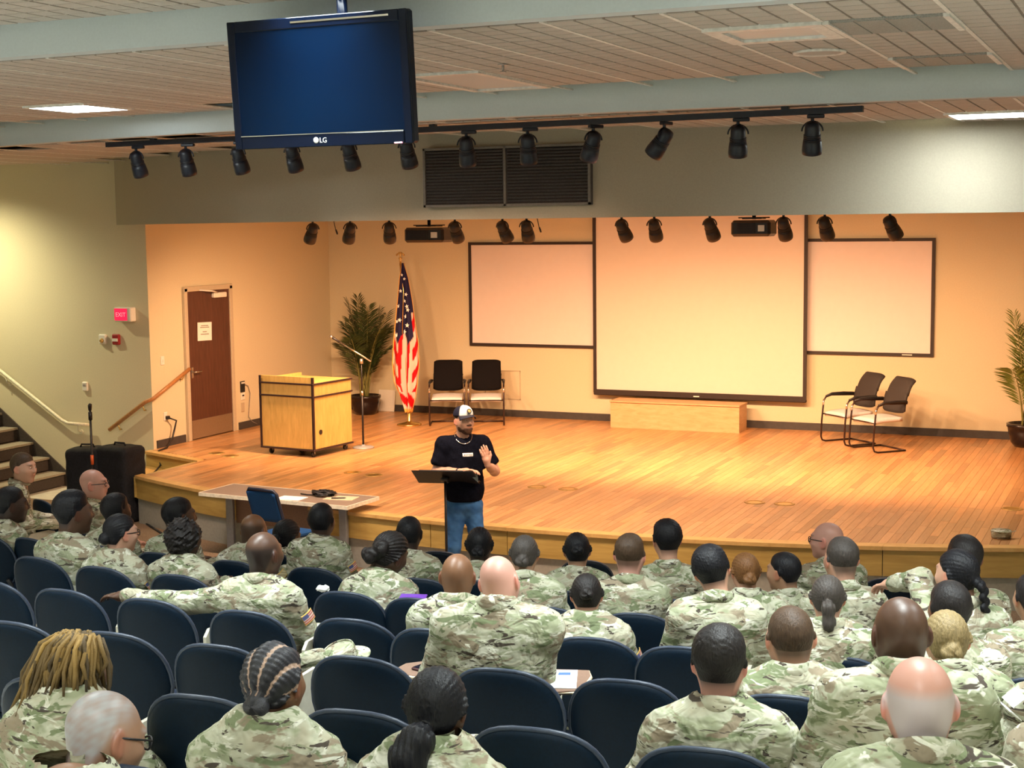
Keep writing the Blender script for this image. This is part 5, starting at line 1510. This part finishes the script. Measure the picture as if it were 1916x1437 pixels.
# ------------------------------------------------------------------ the speaker in front of the stage
spx = aty(868, 900, 13.02)
SPX, SPY = float(spx[0]), 13.02
s_top = float(aty(868, 760, SPY)[2])
sp_face = math.atan2(SPX, -SPY)                    # towards the camera
sp = thing('person', 'person in black T-shirt, jeans and white cap speaking before the stage', 'person', (SPX, SPY, .008), sp_face+R(6))
hsS = 1.06
HT = s_top-.02
hcS = np.array([0, .02, HT-.128*hsS])
RmS = rotm(R(24), R(-3), R(0)); pivS = hcS+np.array([0, -.02, -.10*hsS])
nbS = np.array([0, -.015, HT-.305])
shS = {-1: np.array([-.195, -.01, HT-.375]), 1: np.array([.195, -.01, HT-.375])}
elS = {1: np.array([.275, .03, HT-.635]), -1: np.array([-.31, .00, HT-.650])}
wrS = {1: np.array([.055, .275, HT-.60]), -1: np.array([-.215, .235, HT-.555])}
pelS = np.array([0, 0, .95]); 
def shirt(P):
    d = sm([ell(P, (0, .0, HT-.52), (.205, .135, .22)), ell(P, (0, .015, HT-.72), (.195, .145, .22)), ell(P, (0, .015, HT-.86), (.190, .140, .16))], .08)
    d = smin(d, rc(P, shS[-1], shS[1], .078, .078), .07)
    for s in (-1, 1):
        e = shS[s]+(elS[s]-shS[s])*.66
        d = smin(d, rc(P, nbS+np.array([s*.02, 0, -.02]), shS[s], .055, .070), .05)
        d = smin(d, rc(P, shS[s], e, .080, .084), .03)
        # sleeve opening
        ax = (elS[s]-shS[s])/np.linalg.norm(elS[s]-shS[s]); cut = (P-np.array(e, np.float32)-np.array(ax*.035, np.float32))@np.array(ax, np.float32)
        near = rc(P, e, e+ax*.3, .13, .13)
        d = np.where(near < 0, smax(d, cut, .008), d)
    d = d+.006*wob(P, 20, 1)+.004*wob(P*np.array([1, 1, .5], np.float32), 46, 4)
    d = smax(d, -(P[:, 2]-.955), .01)
    hole = rc(P, nbS+np.array([0, .005, -.01]), nbS+np.array([0, .02, .14]), .062, .075)
    return smax(d, -hole, .006)
V, F = mesh_sdf(shirt, (-.42, -.22, .93), (.42, .24, HT-.24), .0125)
M['tshirt'] = plain('black_tshirt', (.004, .005, .011), .95, 0, .3, 60, .08)
shirt_o = link('t_shirt', fast_mesh('t_shirt', V, F), M['tshirt'], sp)
def jeans(P):
    d = sm([ell(P, (0, 0, .93), (.175, .125, .12))], .05)
    for s, kx, ax_ in ((-1, -.125, -.12), (1, .115, .16)):
        d = smin(d, rc(P, (s*.085, .0, .88), (kx, .03, .50), .098, .072), .05)
        d = smin(d, rc(P, (kx, .03, .50), (ax_, .0, .09), .070, .062), .03)
    d = d+.005*wob(P, 30, 3)+.004*wob(P*np.array([1, 1, 2.5], np.float32), 50, 1)
    return smax(d, -(P[:, 2]-.055), .01)
V, F = mesh_sdf(jeans, (-.28, -.18, .04), (.30, .20, 1.06), .014)
tn = NT('blue_denim'); v_ = tn.coord('Object'); n_ = tn.noise(v_, 7, 3); tn.set(tn.ramp(n_, [(.3, (.018, .10, .30)), (.7, (.06, .20, .48))]), .85); tn.bump(tn.noise(v_, 260, 1), .2, .003); M['denim'] = tn.m
link('jeans', fast_mesh('jeans', V, F), M['denim'], sp)
for s, x in ((-1, -.12), (1, .16)):
    b = link('shoe', None, None, sp) if False else None
    V, F = mesh_sdf(lambda P: sm([ell(P, (0, .07, .045), (.050, .145, .045)), rc(P, (0, 0, .10), (0, 0, .05), .05, .045)], .03), (-.08, -.1, -.002), (.08, .24, .18), .014)
    o = link('shoe', fast_mesh('shoe', V, F), M['black'], sp); o.location = (x, 0, 0)
def sp_core(P):
    d = sm([ell(P, (0, 0, HT-.52), (.15, .09, .18)), ell(P, (0, 0, HT-.78), (.14, .09, .22)), ell(P, (0, 0, .93), (.13, .09, .12)), rc(P, shS[-1], shS[1], .05, .05), rc(P, nbS+np.array([0, 0, -.06]), pivS, .060, .056)], .06)
    for s in (-1, 1):
        d = smin(d, smin(rc(P, shS[s], elS[s], .060, .050), sm([rc(P, elS[s], elS[s]*.5+wrS[s]*.5, .050, .045), rc(P, elS[s]*.5+wrS[s]*.5, wrS[s]+(wrS[s]-elS[s])*.08, .045, .030)], .02), .03), .02)
        kx, ax_ = ((-.125, -.12), (.115, .16))[s > 0]
        d = smin(d, sm([rc(P, (s*.085, 0, .88), (kx, .03, .50), .07, .05), rc(P, (kx, .03, .50), (ax_, 0, .09), .05, .035)], .02), .03)
    return d
V2, F2 = mesh_sdf(sp_core, (-.40, -.16, .05), (.40, .36, HT-.10), .013)
skS = np.array((.56, .31, .22))
def sp_hand(s, Y, Z, base, curl):
    y = np.array(Y, float); y /= np.linalg.norm(y); z = np.array(Z, float); z -= y*(z@y); z /= np.linalg.norm(z); x = np.cross(y, z)
    HVx, HFx = mesh_sdf(lambda P: hand_sdf(P, curl), (-.07, -.07, -.11), (.09, .19, .04), .0045)
    hv = HVx*np.array([-s, 1, 1])*1.08
    return np.array(base)+hv@np.stack([x, y, z], 0), (HFx if s < 0 else HFx[:, ::-1])
hl, hlf = sp_hand(-1, (.22, .10, .95), (-.25, 1, .1), wrS[-1]+np.array([.01, .02, .035]), .28)
hr, hrf = sp_hand(1, (-.80, .45, .12), (0, -.35, 1), wrS[1]+np.array([-.03, .015, .006]), .60)
Vh = pivS+((HV*hsS-np.array([0, -.02, -.10])*hsS)@RmS.T)
chS = col_head(HV, skS, (.07, .035, .022), 'buzz')
cc2 = np.tile(skS, (len(V2), 1))
fa = rc(V2.astype(np.float32), elS[1], elS[1]*.45+wrS[1]*.55, .07, .06) < 0
tat = fa*np.clip(wob(V2.astype(np.float32), 55)*2.2+.35, 0, 1)*.55
cc2 = cc2*(1-tat[:, None])+np.array([.16, .14, .14])*tat[:, None]
VV = [Vh, V2, hl, hr]; FF = []; n0 = 0
for v_, f_ in zip(VV, (HF, F2, hlf, hrf)): FF.append(f_+n0); n0 += len(v_)
link('body', fast_mesh('body', np.concatenate(VV), np.concatenate(FF), np.concatenate([chS, cc2, np.tile(skS, (len(hl)+len(hr), 1))])), M['skin'], sp)
MhS = Matrix.Translation(Vector(pivS)) @ Matrix([list(r_) for r_ in RmS]).to_4x4() @ Matrix.Scale(hsS, 4) @ Matrix.Translation((0, .02, .10))
infoS = {'root': sp, 'Mh': MhS}
eyes(infoS)
def beard(P):
    reg = sm([ell(P, (0, .065, -.090), (.062, .050, .040)), ell(P, (-.055, .02, -.055), (.020, .035, .045)), ell(P, (.055, .02, -.055), (.020, .035, .045)), ell(P, (0, .098, -.036), (.030, .02, .008))], .02)
    reg = smax(reg, -ell(P, (0, .11, -.0515), (.021, .03, .010)), .006)
    return smax(head_sdf(P)-.007+.0015*wob(P, 200), reg, .005)
V, F = mesh_sdf(beard, (-.09, -.03, -.14), (.09, .13, .01), .0045)
bd = fast_mesh('beard', V, F); bd.materials.append(M['hair']); o = link('beard', bd, None, sp); o.matrix_local = MhS; o.color = (.075, .036, .022, 1)
o = link('hair', HAIR_ME['buzz'], None, sp); o.matrix_local = MhS; o.color = (.05, .03, .02, 1)
# cap
def cap_fn(u, v):
    th = (u-.5)*2*PI; ph = v*PI/2
    r = math.cos(ph)**.75; sq = 1+.10*max(0, math.cos(th))*math.sin(ph*2)
    return Vector((.090*r*math.sin(th)*1.0, (.108*r*math.cos(th))*sq-.008, .052+.094*math.sin(ph)*(1+.05*math.cos(th))))
def cap_col(u, v): return (.80, .80, .78) if abs((u-.5)*2*PI) < 1.02 and v > .04 else (.010, .012, .030)
cap_o = attr_grid(cap_fn, cap_col, 48, 18, 'cap', M['flag'], sp, -.004); cap_o.matrix_local = MhS
def brim(u, v):
    th = (u-.5)*2*1.05; r0 = .104; L = .064*math.cos(th*1.1)*v
    return Vector((.092*math.sin(th)*(1+v*.08), -.008+.108*math.cos(th)+L, .056-.008*v-.035*abs(u-.5)**2*4*v))
b = MB(); b.grid(brim, 20, 8, True, None, .004); o = b.build('brim', plain('navy_brim', (.010, .012, .030), .8), cap_o)
b = MB(); b.cyl((0, 0, 0), .024, .004, 24, None, Matrix.Translation((0, .108, .097)) @ Matrix.Rotation(R(-72), 4, 'X')); em = b.build('emblem', M['black'], cap_o)
b = MB(); b.lathe([(.012, 0), (.016, .0), (.016, .003), (.012, .003)], 20, Matrix.Translation((0, .1115, .098)) @ Matrix.Rotation(R(-72), 4, 'X')); b.build('emblem_ring', M['brass_dull'], em)
# necklace, chest print, watch
pts = []
for k in range(28):
    A = 2*PI*k/28; pts.append((nbS[0]+.086*math.sin(A), nbS[1]+.030+.100*math.cos(A), nbS[2]+.030-.040*math.cos(A)-.035*max(0, math.cos(A))))
b = MB(); b.tube(pts, .0045, 6, None, True, True); b.build('necklace', M['chrome'], sp)
def shirt_y(x, z):
    ys_ = np.linspace(.25, -.05, 120); d = shirt(np.stack([np.full(120, x), ys_, np.full(120, z)], 1).astype(np.float32)); i = int(np.argmax(d < 0)); return float(ys_[i])
b = MB(); zc_ = HT-.458
b.grid(lambda u, v: Vector((-.052+.052*2*u-.03, shirt_y(-.052+.104*u-.03, zc_+(v-.5)*.034)+.004, zc_+(v-.5)*.034)), 8, 3, True, None, -.003)
pr_ = b.build('chest_print', M['paper'], sp)
for k in range(6):
    x = -.072+.014*k+.005; b = MB(); b.box((x, shirt_y(x, zc_)+.0075, zc_+.002), (.008, .002, .014)); b.build('print_mark', M['ink'], pr_)
wa = wrS[1]+(elS[1]-wrS[1])*.10; axv = Vector(elS[1]-wrS[1]).normalized()
q = axv.to_track_quat('Z', 'Y').to_matrix().to_4x4()
b = MB(); b.lathe([(.034, -.010), (.037, -.008), (.037, .008), (.034, .010)], 18, Matrix.Translation(Vector(wa)) @ q); b.build('wrist_band', M['black'], sp)

# ------------------------------------------------------------------ music stand
msY = 12.72; mq = aty(833, 890, msY)
t = thing('music_stand', 'black music stand with papers in front of the speaker', 'music stand', (mq[0], msY, .008), R(14))
dz = float(aty(833, 895, msY)[2])
b = MB(); b.tube([(0, 0, .10), (0, 0, dz-.03)], .013, 10); b.build('pole', M['black_metal'], t)
b = MB(); b.tube([(0, 0, .0), (0, 0, .30)], .019, 10); b.build('lower_pole', M['black_metal'], t)
for k in range(3):
    A = 2*PI*k/3+.4; b = MB(); b.tube([(0, 0, .16), (math.cos(A)*.14, math.sin(A)*.14, .07), (math.cos(A)*.28, math.sin(A)*.28, .012)], .010, 6); b.build('leg', M['black_metal'], t)
Md = Matrix.Translation((.0, .02, dz)) @ Matrix.Rotation(R(-30), 4, 'X')
b = MB(); b.box((0, 0, 0), (.62, .34, .008), Md, .003); dk = b.build('desk', M['black_metal'], t)
b = MB(); b.box((0, .165, .022), (.62, .045, .006), Md @ Matrix.Rotation(R(0), 4, 'X')); b.build('ledge', M['black_metal'], dk)
b = MB(); b.box((0, 0, -.03), (.08, .08, .04), Md, .01); b.build('tilt_bracket', M['black_metal'], t)
ppr = thing('speaker_notes', 'grey sheet of notes hanging below the music stand desk', 'paper', (0, 0, 0))
pq = aty(884, 893, msY+.06); b = MB()
b.add([tuple(pq+np.array([-.05, 0, .035])), tuple(pq+np.array([.05, .01, .03])), tuple(pq+np.array([.055, .01, -.05])), tuple(pq+np.array([-.05, .003, .035])), tuple(pq+np.array([.05, .013, .03])), tuple(pq+np.array([.055, .013, -.05]))], [(0, 2, 1), (3, 4, 5), (0, 1, 4, 3), (1, 2, 5, 4), (2, 0, 3, 5)])
b.build('sheet', plain('grey_sheet', (.22, .27, .29), .8), ppr)
bk = thing('binder_on_stand', 'black binder lying on the music stand desk', 'binder', (mq[0], msY, .008), R(14))
b = MB(); b.box((-.02, -.03, .012), (.44, .24, .014), Md, .004); b.build('cover', M['black'], bk)

# ------------------------------------------------------------------ folding table and its things
T = [atz(380, 921, .74), atz(655, 947, .74), atz(690, 930, .74), atz(450, 904, .74)]
cx_, cy_ = sum(p[0] for p in T)/4, sum(p[1] for p in T)/4
tyaw = math.atan2(T[1][1]-T[0][1], T[1][0]-T[0][0]); tw = float(np.linalg.norm(T[1]-T[0])); td = .60
t = thing('folding_table', 'long taupe table with a pale edge before the stage', 'table', (cx_, cy_-.02, .008), tyaw)
b = MB(); b.box((0, 0, .722), (tw, td, .024)); b.build('table_top', M['laminate_grey'], t)
b = MB()
b.box((0, -td/2-.006, .715), (tw+.024, .014, .040)); b.box((tw/2+.006, 0, .715), (.014, td, .040)); b.box((-tw/2-.006, 0, .715), (.014, td, .040)); b.box((0, td/2+.006, .715), (tw+.024, .014, .040)); b.build('edge_band', M['cream_edge'], t)
for s in (-1, 1):
    x = s*(tw/2-.22)
    b = MB(); b.box((x, -.05, .36), (.10, .05, .68), None, .008); b.box((x, -.05, .012), (.09, .34, .024), None, .006); b.box((x, -.05, .69), (.08, .38, .02)); b.build('leg', M['grey_metal'], t)
b = MB(); b.box((0, .02, .50), (tw-.5, .012, .30)); b.build('modesty_panel', M['laminate'], t)
TZ = .008+.722+.012
def on_table(u, v): q = atz(u, v, TZ); return q
q = on_table(545, 933); t = thing('paper_stack', 'white sheets lying on the table right of the blue chair', 'paper', (q[0], q[1], TZ), tyaw+.1)
b = MB(); b.box((0, 0, .004), (.30, .21, .008)); b.build('sheets', M['paper'], t)
q = on_table(643, 934); t = thing('clipboard_sheet', 'pale sheet with a pen at the right end of the table', 'paper', (q[0]-.05, q[1]+.03, TZ), tyaw+.2)
b = MB(); b.box((0, 0, .003), (.34, .22, .006)); b.build('sheet', M['tan_edge'], t)
t = thing('pen', 'dark pen lying on the pale sheet on the table', 'pen', (q[0]-.05, q[1]-.02, TZ+.014), tyaw+.5)
b = MB(); b.tube([(-.08, 0, 0), (.06, 0, 0), (.08, 0, 0)], [.007, .007, .002], 8); b.build('barrel', M['black'], t)
q = on_table(602, 930); t = thing('cable_coil', 'tangle of black microphone cable on the table', 'cable', (q[0], q[1]+.05, TZ))
b = MB(); r_ = random.Random(2); pts = []
for k in range(150):
    A = k*.55; rr = .075+.03*math.sin(k*.9)+.02*r_.random(); pts.append((rr*math.cos(A)*1.25, rr*math.sin(A)*.8, .012+.055*abs(math.sin(k*.37))*(.6+.4*r_.random())))
b.tube(pts, .008, 5); b.build('coiled_cable', M['black'], t)
b = MB(); b.tube([(-.10, 0, .01), (-.2, -.03, .01), (-.30, .0, .01)], .008, 6); b.build('loose_end', M['black'], t)
# blue stacking chair at the table
q = aty(506, 945, 12.75)
t = thing('stacking_chair', 'blue padded stacking chair pulled up to the table', 'chair', (q[0], 13.0, .008), R(-10))
M['blue_fabric'] = plain('blue_upholstery', (.012, .060, .19), .85, 0, .15, 200, .2, .2)
M['blue_frame'] = plain('dark_blue_frame', (.010, .014, .035), .4)
zb0, zb1 = float(aty(506, 975, 12.75)[2]), float(aty(506, 917, 12.75)[2])
hh = zb1-zb0
def bkr(u, v):
    e = abs(u-.5)*2
    return Vector(((u-.5)*.40, -.22-.10*v+.02*(1-e*e), zb0-.008+hh*(v-.03*e**4*(1 if v > .5 else -1))))
b = MB(); b.grid(bkr, 10, 8, True, None, -.035); b.build('backrest', M['blue_fabric'], t)
b = MB(); pts = [(-.20, -.20, .20), (-.205, -.215, zb0-.03), (-.205, -.32, zb0+hh*.9), (-.17, -.335, zb0+hh+.005), (.17, -.335, zb0+hh+.005), (.205, -.32, zb0+hh*.9), (.205, -.215, zb0-.03), (.20, -.20, .20)]
b.tube(pts, .018, 8); b.build('back_frame', M['blue_frame'], t)
b = MB(); b.box((0, .02, .46), (.42, .42, .06), None, .02); b.build('seat', M['blue_fabric'], t)
for sx in (-1, 1):
    for sy in (-1, 1):
        b = MB(); b.tube([(sx*.19, sy*.19, .45), (sx*.21, sy*.23, .0)], .013, 8); b.build('leg', M['blue_frame'], t)

# ------------------------------------------------------------------ covered loudspeakers, stand, bag, cap
M['cover'] = plain('black_speaker_cover', (.008, .009, .013), .8, 0, .3, 40, .3, .2)
py_ = 14.75
for k, (u0, u1, v0, lab) in enumerate(((116, 172, 840, 'black covered loudspeaker nearest the stairs'), (166, 232, 838, 'black covered loudspeaker nearest the stage steps'))):
    a, c = aty(u0, v0, py_-.2), aty(u1, v0, py_-.2); w = c[0]-a[0]; h = float(a[2])
    t = thing('covered_speaker', lab, 'loudspeaker', ((a[0]+c[0])/2, py_+.06*k, .008), R((14, -6)[k]))
    def cov(P, w=w, h=h):
        q = np.abs(P-np.array([0, 0, h/2], np.float32))-np.array([w/2-.07, .20-.06, h/2-.06], np.float32)
        return np.sqrt((np.maximum(q, 0)**2).sum(1))-.06+.008*wob(P, 14, k)
    V, F = mesh_sdf(cov, (-w/2-.05, -.27, -.02), (w/2+.05, .27, h+.04), .025)
    V[:, 2] = np.maximum(V[:, 2], 0)
    link('fabric_cover', fast_mesh('fabric_cover', V, F), M['cover'], t)
    b = MB(); b.tube([(-.10, 0, h-.01), (-.08, 0, h+.035), (.08, 0, h+.035), (.10, 0, h-.01)], .012, 6); b.build('carry_handle', M['cover'], t)
    b = MB(); b.box((-w/2-.0, 0, h*.55), (.01, .12, .30), None, .003); b.build('side_flap', M['black'], t)
py2 = 14.30; a = aty(168, 757, py2)
t = thing('pole_stand', 'tall thin black stand between the covered loudspeakers', 'stand', (a[0], py2, .008))
b = MB(); b.tube([(0, 0, .02), (0, 0, a[2]-.06)], .014, 8); b.build('pole', M['black_metal'], t)
b = MB(); b.cyl((0, 0, a[2]-.20), .024, .10, 10); b.build('clutch', M['black_metal'], t)
b = MB(); b.tube([(0, 0, a[2]-.08), (0, 0, a[2]-.02), (.01, 0, a[2])], [.02, .026, .02], 8); b.build('clip', M['black_metal'], t)
M['orange'] = plain('orange_tape', (.60, .10, .02), .6)
b = MB(); b.cyl((0, 0, float(aty(168, 870, py2)[2])), .019, .12, 10); b.build('orange_sleeve', M['orange'], t)
for k in range(3):
    A = 2*PI*k/3+.3; b = MB(); b.tube([(0, 0, .22), (math.cos(A)*.28, math.sin(A)*.28, .012)], .010, 6); b.build('leg', M['black_metal'], t)
q = atz(940, 1030, .14); 
t = thing('carton', 'open tan carton on the floor below the stage front', 'box', (q[0], q[1]-.05, .008), R(12))
b = MB(); b.box((0, 0, .09), (.36, .22, .18)); b.build('carton_body', M['tan_edge'], t)
for s in (-1, 1):
    b = MB(); b.box((0, s*.16, .185), (.36, .12, .006), Matrix.Translation((0, 0, 0)) @ Matrix.Rotation(R(s*-8), 4, 'X')); b.build('flap', M['tan_edge'], t)
t = thing('brown_bag', 'dark brown bag lying behind the tan carton', 'bag', (q[0]+.20, q[1]+.18, .008), R(20))
V, F = mesh_sdf(lambda P: sm([ell(P, (0, 0, .11), (.26, .12, .12)), ell(P, (.12, 0, .17), (.12, .08, .07))], .06)+.01*wob(P, 20), (-.32, -.2, -.02), (.32, .2, .30), .02); V[:, 2] = np.maximum(V[:, 2], 0)
link('bag_body', fast_mesh('bag_body', V, F), plain('brown_leather', (.035, .018, .012), .6), t)
b = MB(); b.tube([(-.15, -.05, .18), (-.08, -.08, .28), (.08, -.08, .29), (.16, -.05, .20)], .012, 6); b.build('strap', M['black'], t)
def patrol_cap(label, loc, yaw, tilt=(0, 0, 0)):
    t = thing('patrol_cap', label, 'cap', loc, yaw)
    t.rotation_euler = (tilt[0], tilt[1], yaw)
    prof = [(.092, .0), (.096, .01), (.094, .055), (.090, .075), (.086, .075), (.088, .055), (.09, .012)]
    b = MB(); b.lathe(prof, 28); b.build('side_band', M['camo'], t)
    b = MB(); b.cyl((0, 0, .058), .088, .008, 28); b.build('flat_top', M['camo'], t)
    def br(u, v):
        th = (u-.5)*2*1.0; return Vector(((.094+.055*v)*math.sin(th), (.094+.070*v*math.cos(th))*math.cos(th), .012-.018*v))
    b = MB(); b.grid(br, 14, 5, True, None, .005); b.build('brim', M['camo'], t)
    return t
q = atz(1872, 1008, ST)
c_ = patrol_cap('camouflage cap left lying on the stage edge', (q[0], q[1]+.06, ST+.075), R(200)); c_.scale = (1, 1, 1); c_.rotation_euler = (PI, 0, R(20))
q = aty(640, 1222, 5.62); patrol_cap('camouflage cap lying on an empty chair in the second row', (q[0], q[1], q[2]-.03), R(-60), (R(18), R(12))).scale = (.82, .82, .82)
q = aty(605, 1222, 5.60); patrol_cap('crumpled camouflage cap beside the other cap in the second row', (q[0]-.02, q[1]-.06, q[2]-.05), R(70), (R(-35), R(8))).scale = (.8, .8, .8)

# ------------------------------------------------------------------ tablet arms with things on them
def tablet(near, corners, z):
    ch_ = min(CHAIRS, key=lambda c: math.hypot(c[0]-near[0], c[1]-near[1]))[3]
    for o_ in list(ch_.children):
        if o_.name.split('.')[0] in ('stowed_tablet', 'tablet_hinge'): bpy.data.objects.remove(o_)
    inv = (Matrix.Translation(ch_.location) @ Matrix.Rotation(ch_.rotation_euler[2], 4, 'Z')).inverted()
    pl = [(p[0], p[1]) for p in corners]
    b = MB(); b.prism(pl, z-.016, z); b.v = [tuple(inv @ Vector(p)) for p in b.v]; bd_ = b.build('tablet_arm', M['laminate'], ch_)
    b = MB(); b.tube([inv @ Vector((p[0], p[1], z-.010)) for p in pl], .009, 6, None, True, True); b.build('tablet_edge', M['tan_edge'], bd_)
    c = np.mean(np.array(pl), 0); b = MB(); b.tube([inv @ Vector(q) for q in ((c[0], c[1], z-.012), (c[0], c[1]-.12, z-.10), (c[0]-.05, c[1]-.3, z-.32))], .014, 6); b.build('tablet_support', M['black_metal'], bd_)
za = float(aty(790, 1250, 5.72)[2])
L = [atz(u, v, za) for u, v in ((737, 1253), (760, 1241), (800, 1236), (835, 1237), (838, 1262), (785, 1266), (745, 1260))]
tablet(chair_at(660, 1225), L[::-1], za)
q = atz(806, 1248, za); t = thing('phone', 'dark red phone lying on the left tablet arm', 'phone', (q[0], q[1], za), R(-15))
b = MB(); b.box((0, 0, .006), (.085, .17, .012), None, .004); b.build('case', plain('maroon_case', (.07, .02, .022), .35), t)
b = MB(); b.box((0, 0, .0125), (.075, .155, .002)); b.build('glass', M['bezel'], t)
zr = float(aty(1050, 1280, 5.62)[2])
L = [atz(u, v, zr) for u, v in ((985, 1256), (1040, 1252), (1102, 1254), (1105, 1264), (1085, 1292), (1005, 1296))]
tablet(chair_at(930, 1248), L[::-1], zr)
L = [atz(u, v, zr+.003) for u, v in ((1033, 1254), (1081, 1254), (1078, 1288), (1016, 1287))]
t = thing('form_sheet', 'white printed sheet on the right tablet arm', 'paper', (0, 0, 0))
b = MB(); b.prism([(p[0], p[1]) for p in L[::-1]], zr+.001, zr+.004); b.build('sheet', M['paper'], t)
M['blue_ink'] = plain('blue_print', (.05, .12, .40), .8)
b = MB(); L = [atz(u, v, zr+.006) for u, v in ((1046, 1258), (1068, 1258), (1067, 1262), (1044, 1262))]; b.prism([(p[0], p[1]) for p in L[::-1]], zr+.004, zr+.006); b.build('blue_heading', M['blue_ink'], t)
# purple folder, folded paper at right, a scrap on a seat
q = aty(772, 1119, 7.5); t = thing('purple_folder', 'purple folder held up beside the bowing soldier', 'folder', tuple(q), R(15))
M['purple'] = plain('purple_cover', (.16, .05, .42), .5)
b = MB(); b.box((0, 0, 0), (.16, .10, .010), Matrix.Rotation(R(10), 4, 'X'), .003); b.build('cover', M['purple'], t)
q = aty(1888, 1328, 4.55); t = thing('folded_paper', 'folded white paper at the right edge', 'paper', tuple(q), R(25))
b = MB(); b.box((0, 0, 0), (.045, .12, .003), Matrix.Rotation(R(40), 4, 'Y')); b.box((.035, .0, .02), (.05, .10, .003), Matrix.Rotation(R(-38), 4, 'Y')); b.build('sheet', M['paper'], t)
q = aty(604, 1101, 7.7); t = thing('paper_scrap', 'crumpled white paper on a chair left of the bowing soldier', 'paper', tuple(q), R(10))
V, F = mesh_sdf(lambda P: ell(P, (0, 0, 0), (.045, .028, .02))+.008*wob(P, 120), (-.07, -.05, -.045), (.07, .05, .045), .006); link('crumpled_sheet', fast_mesh('crumpled_sheet', V, F, None, False), M['paper'], t)
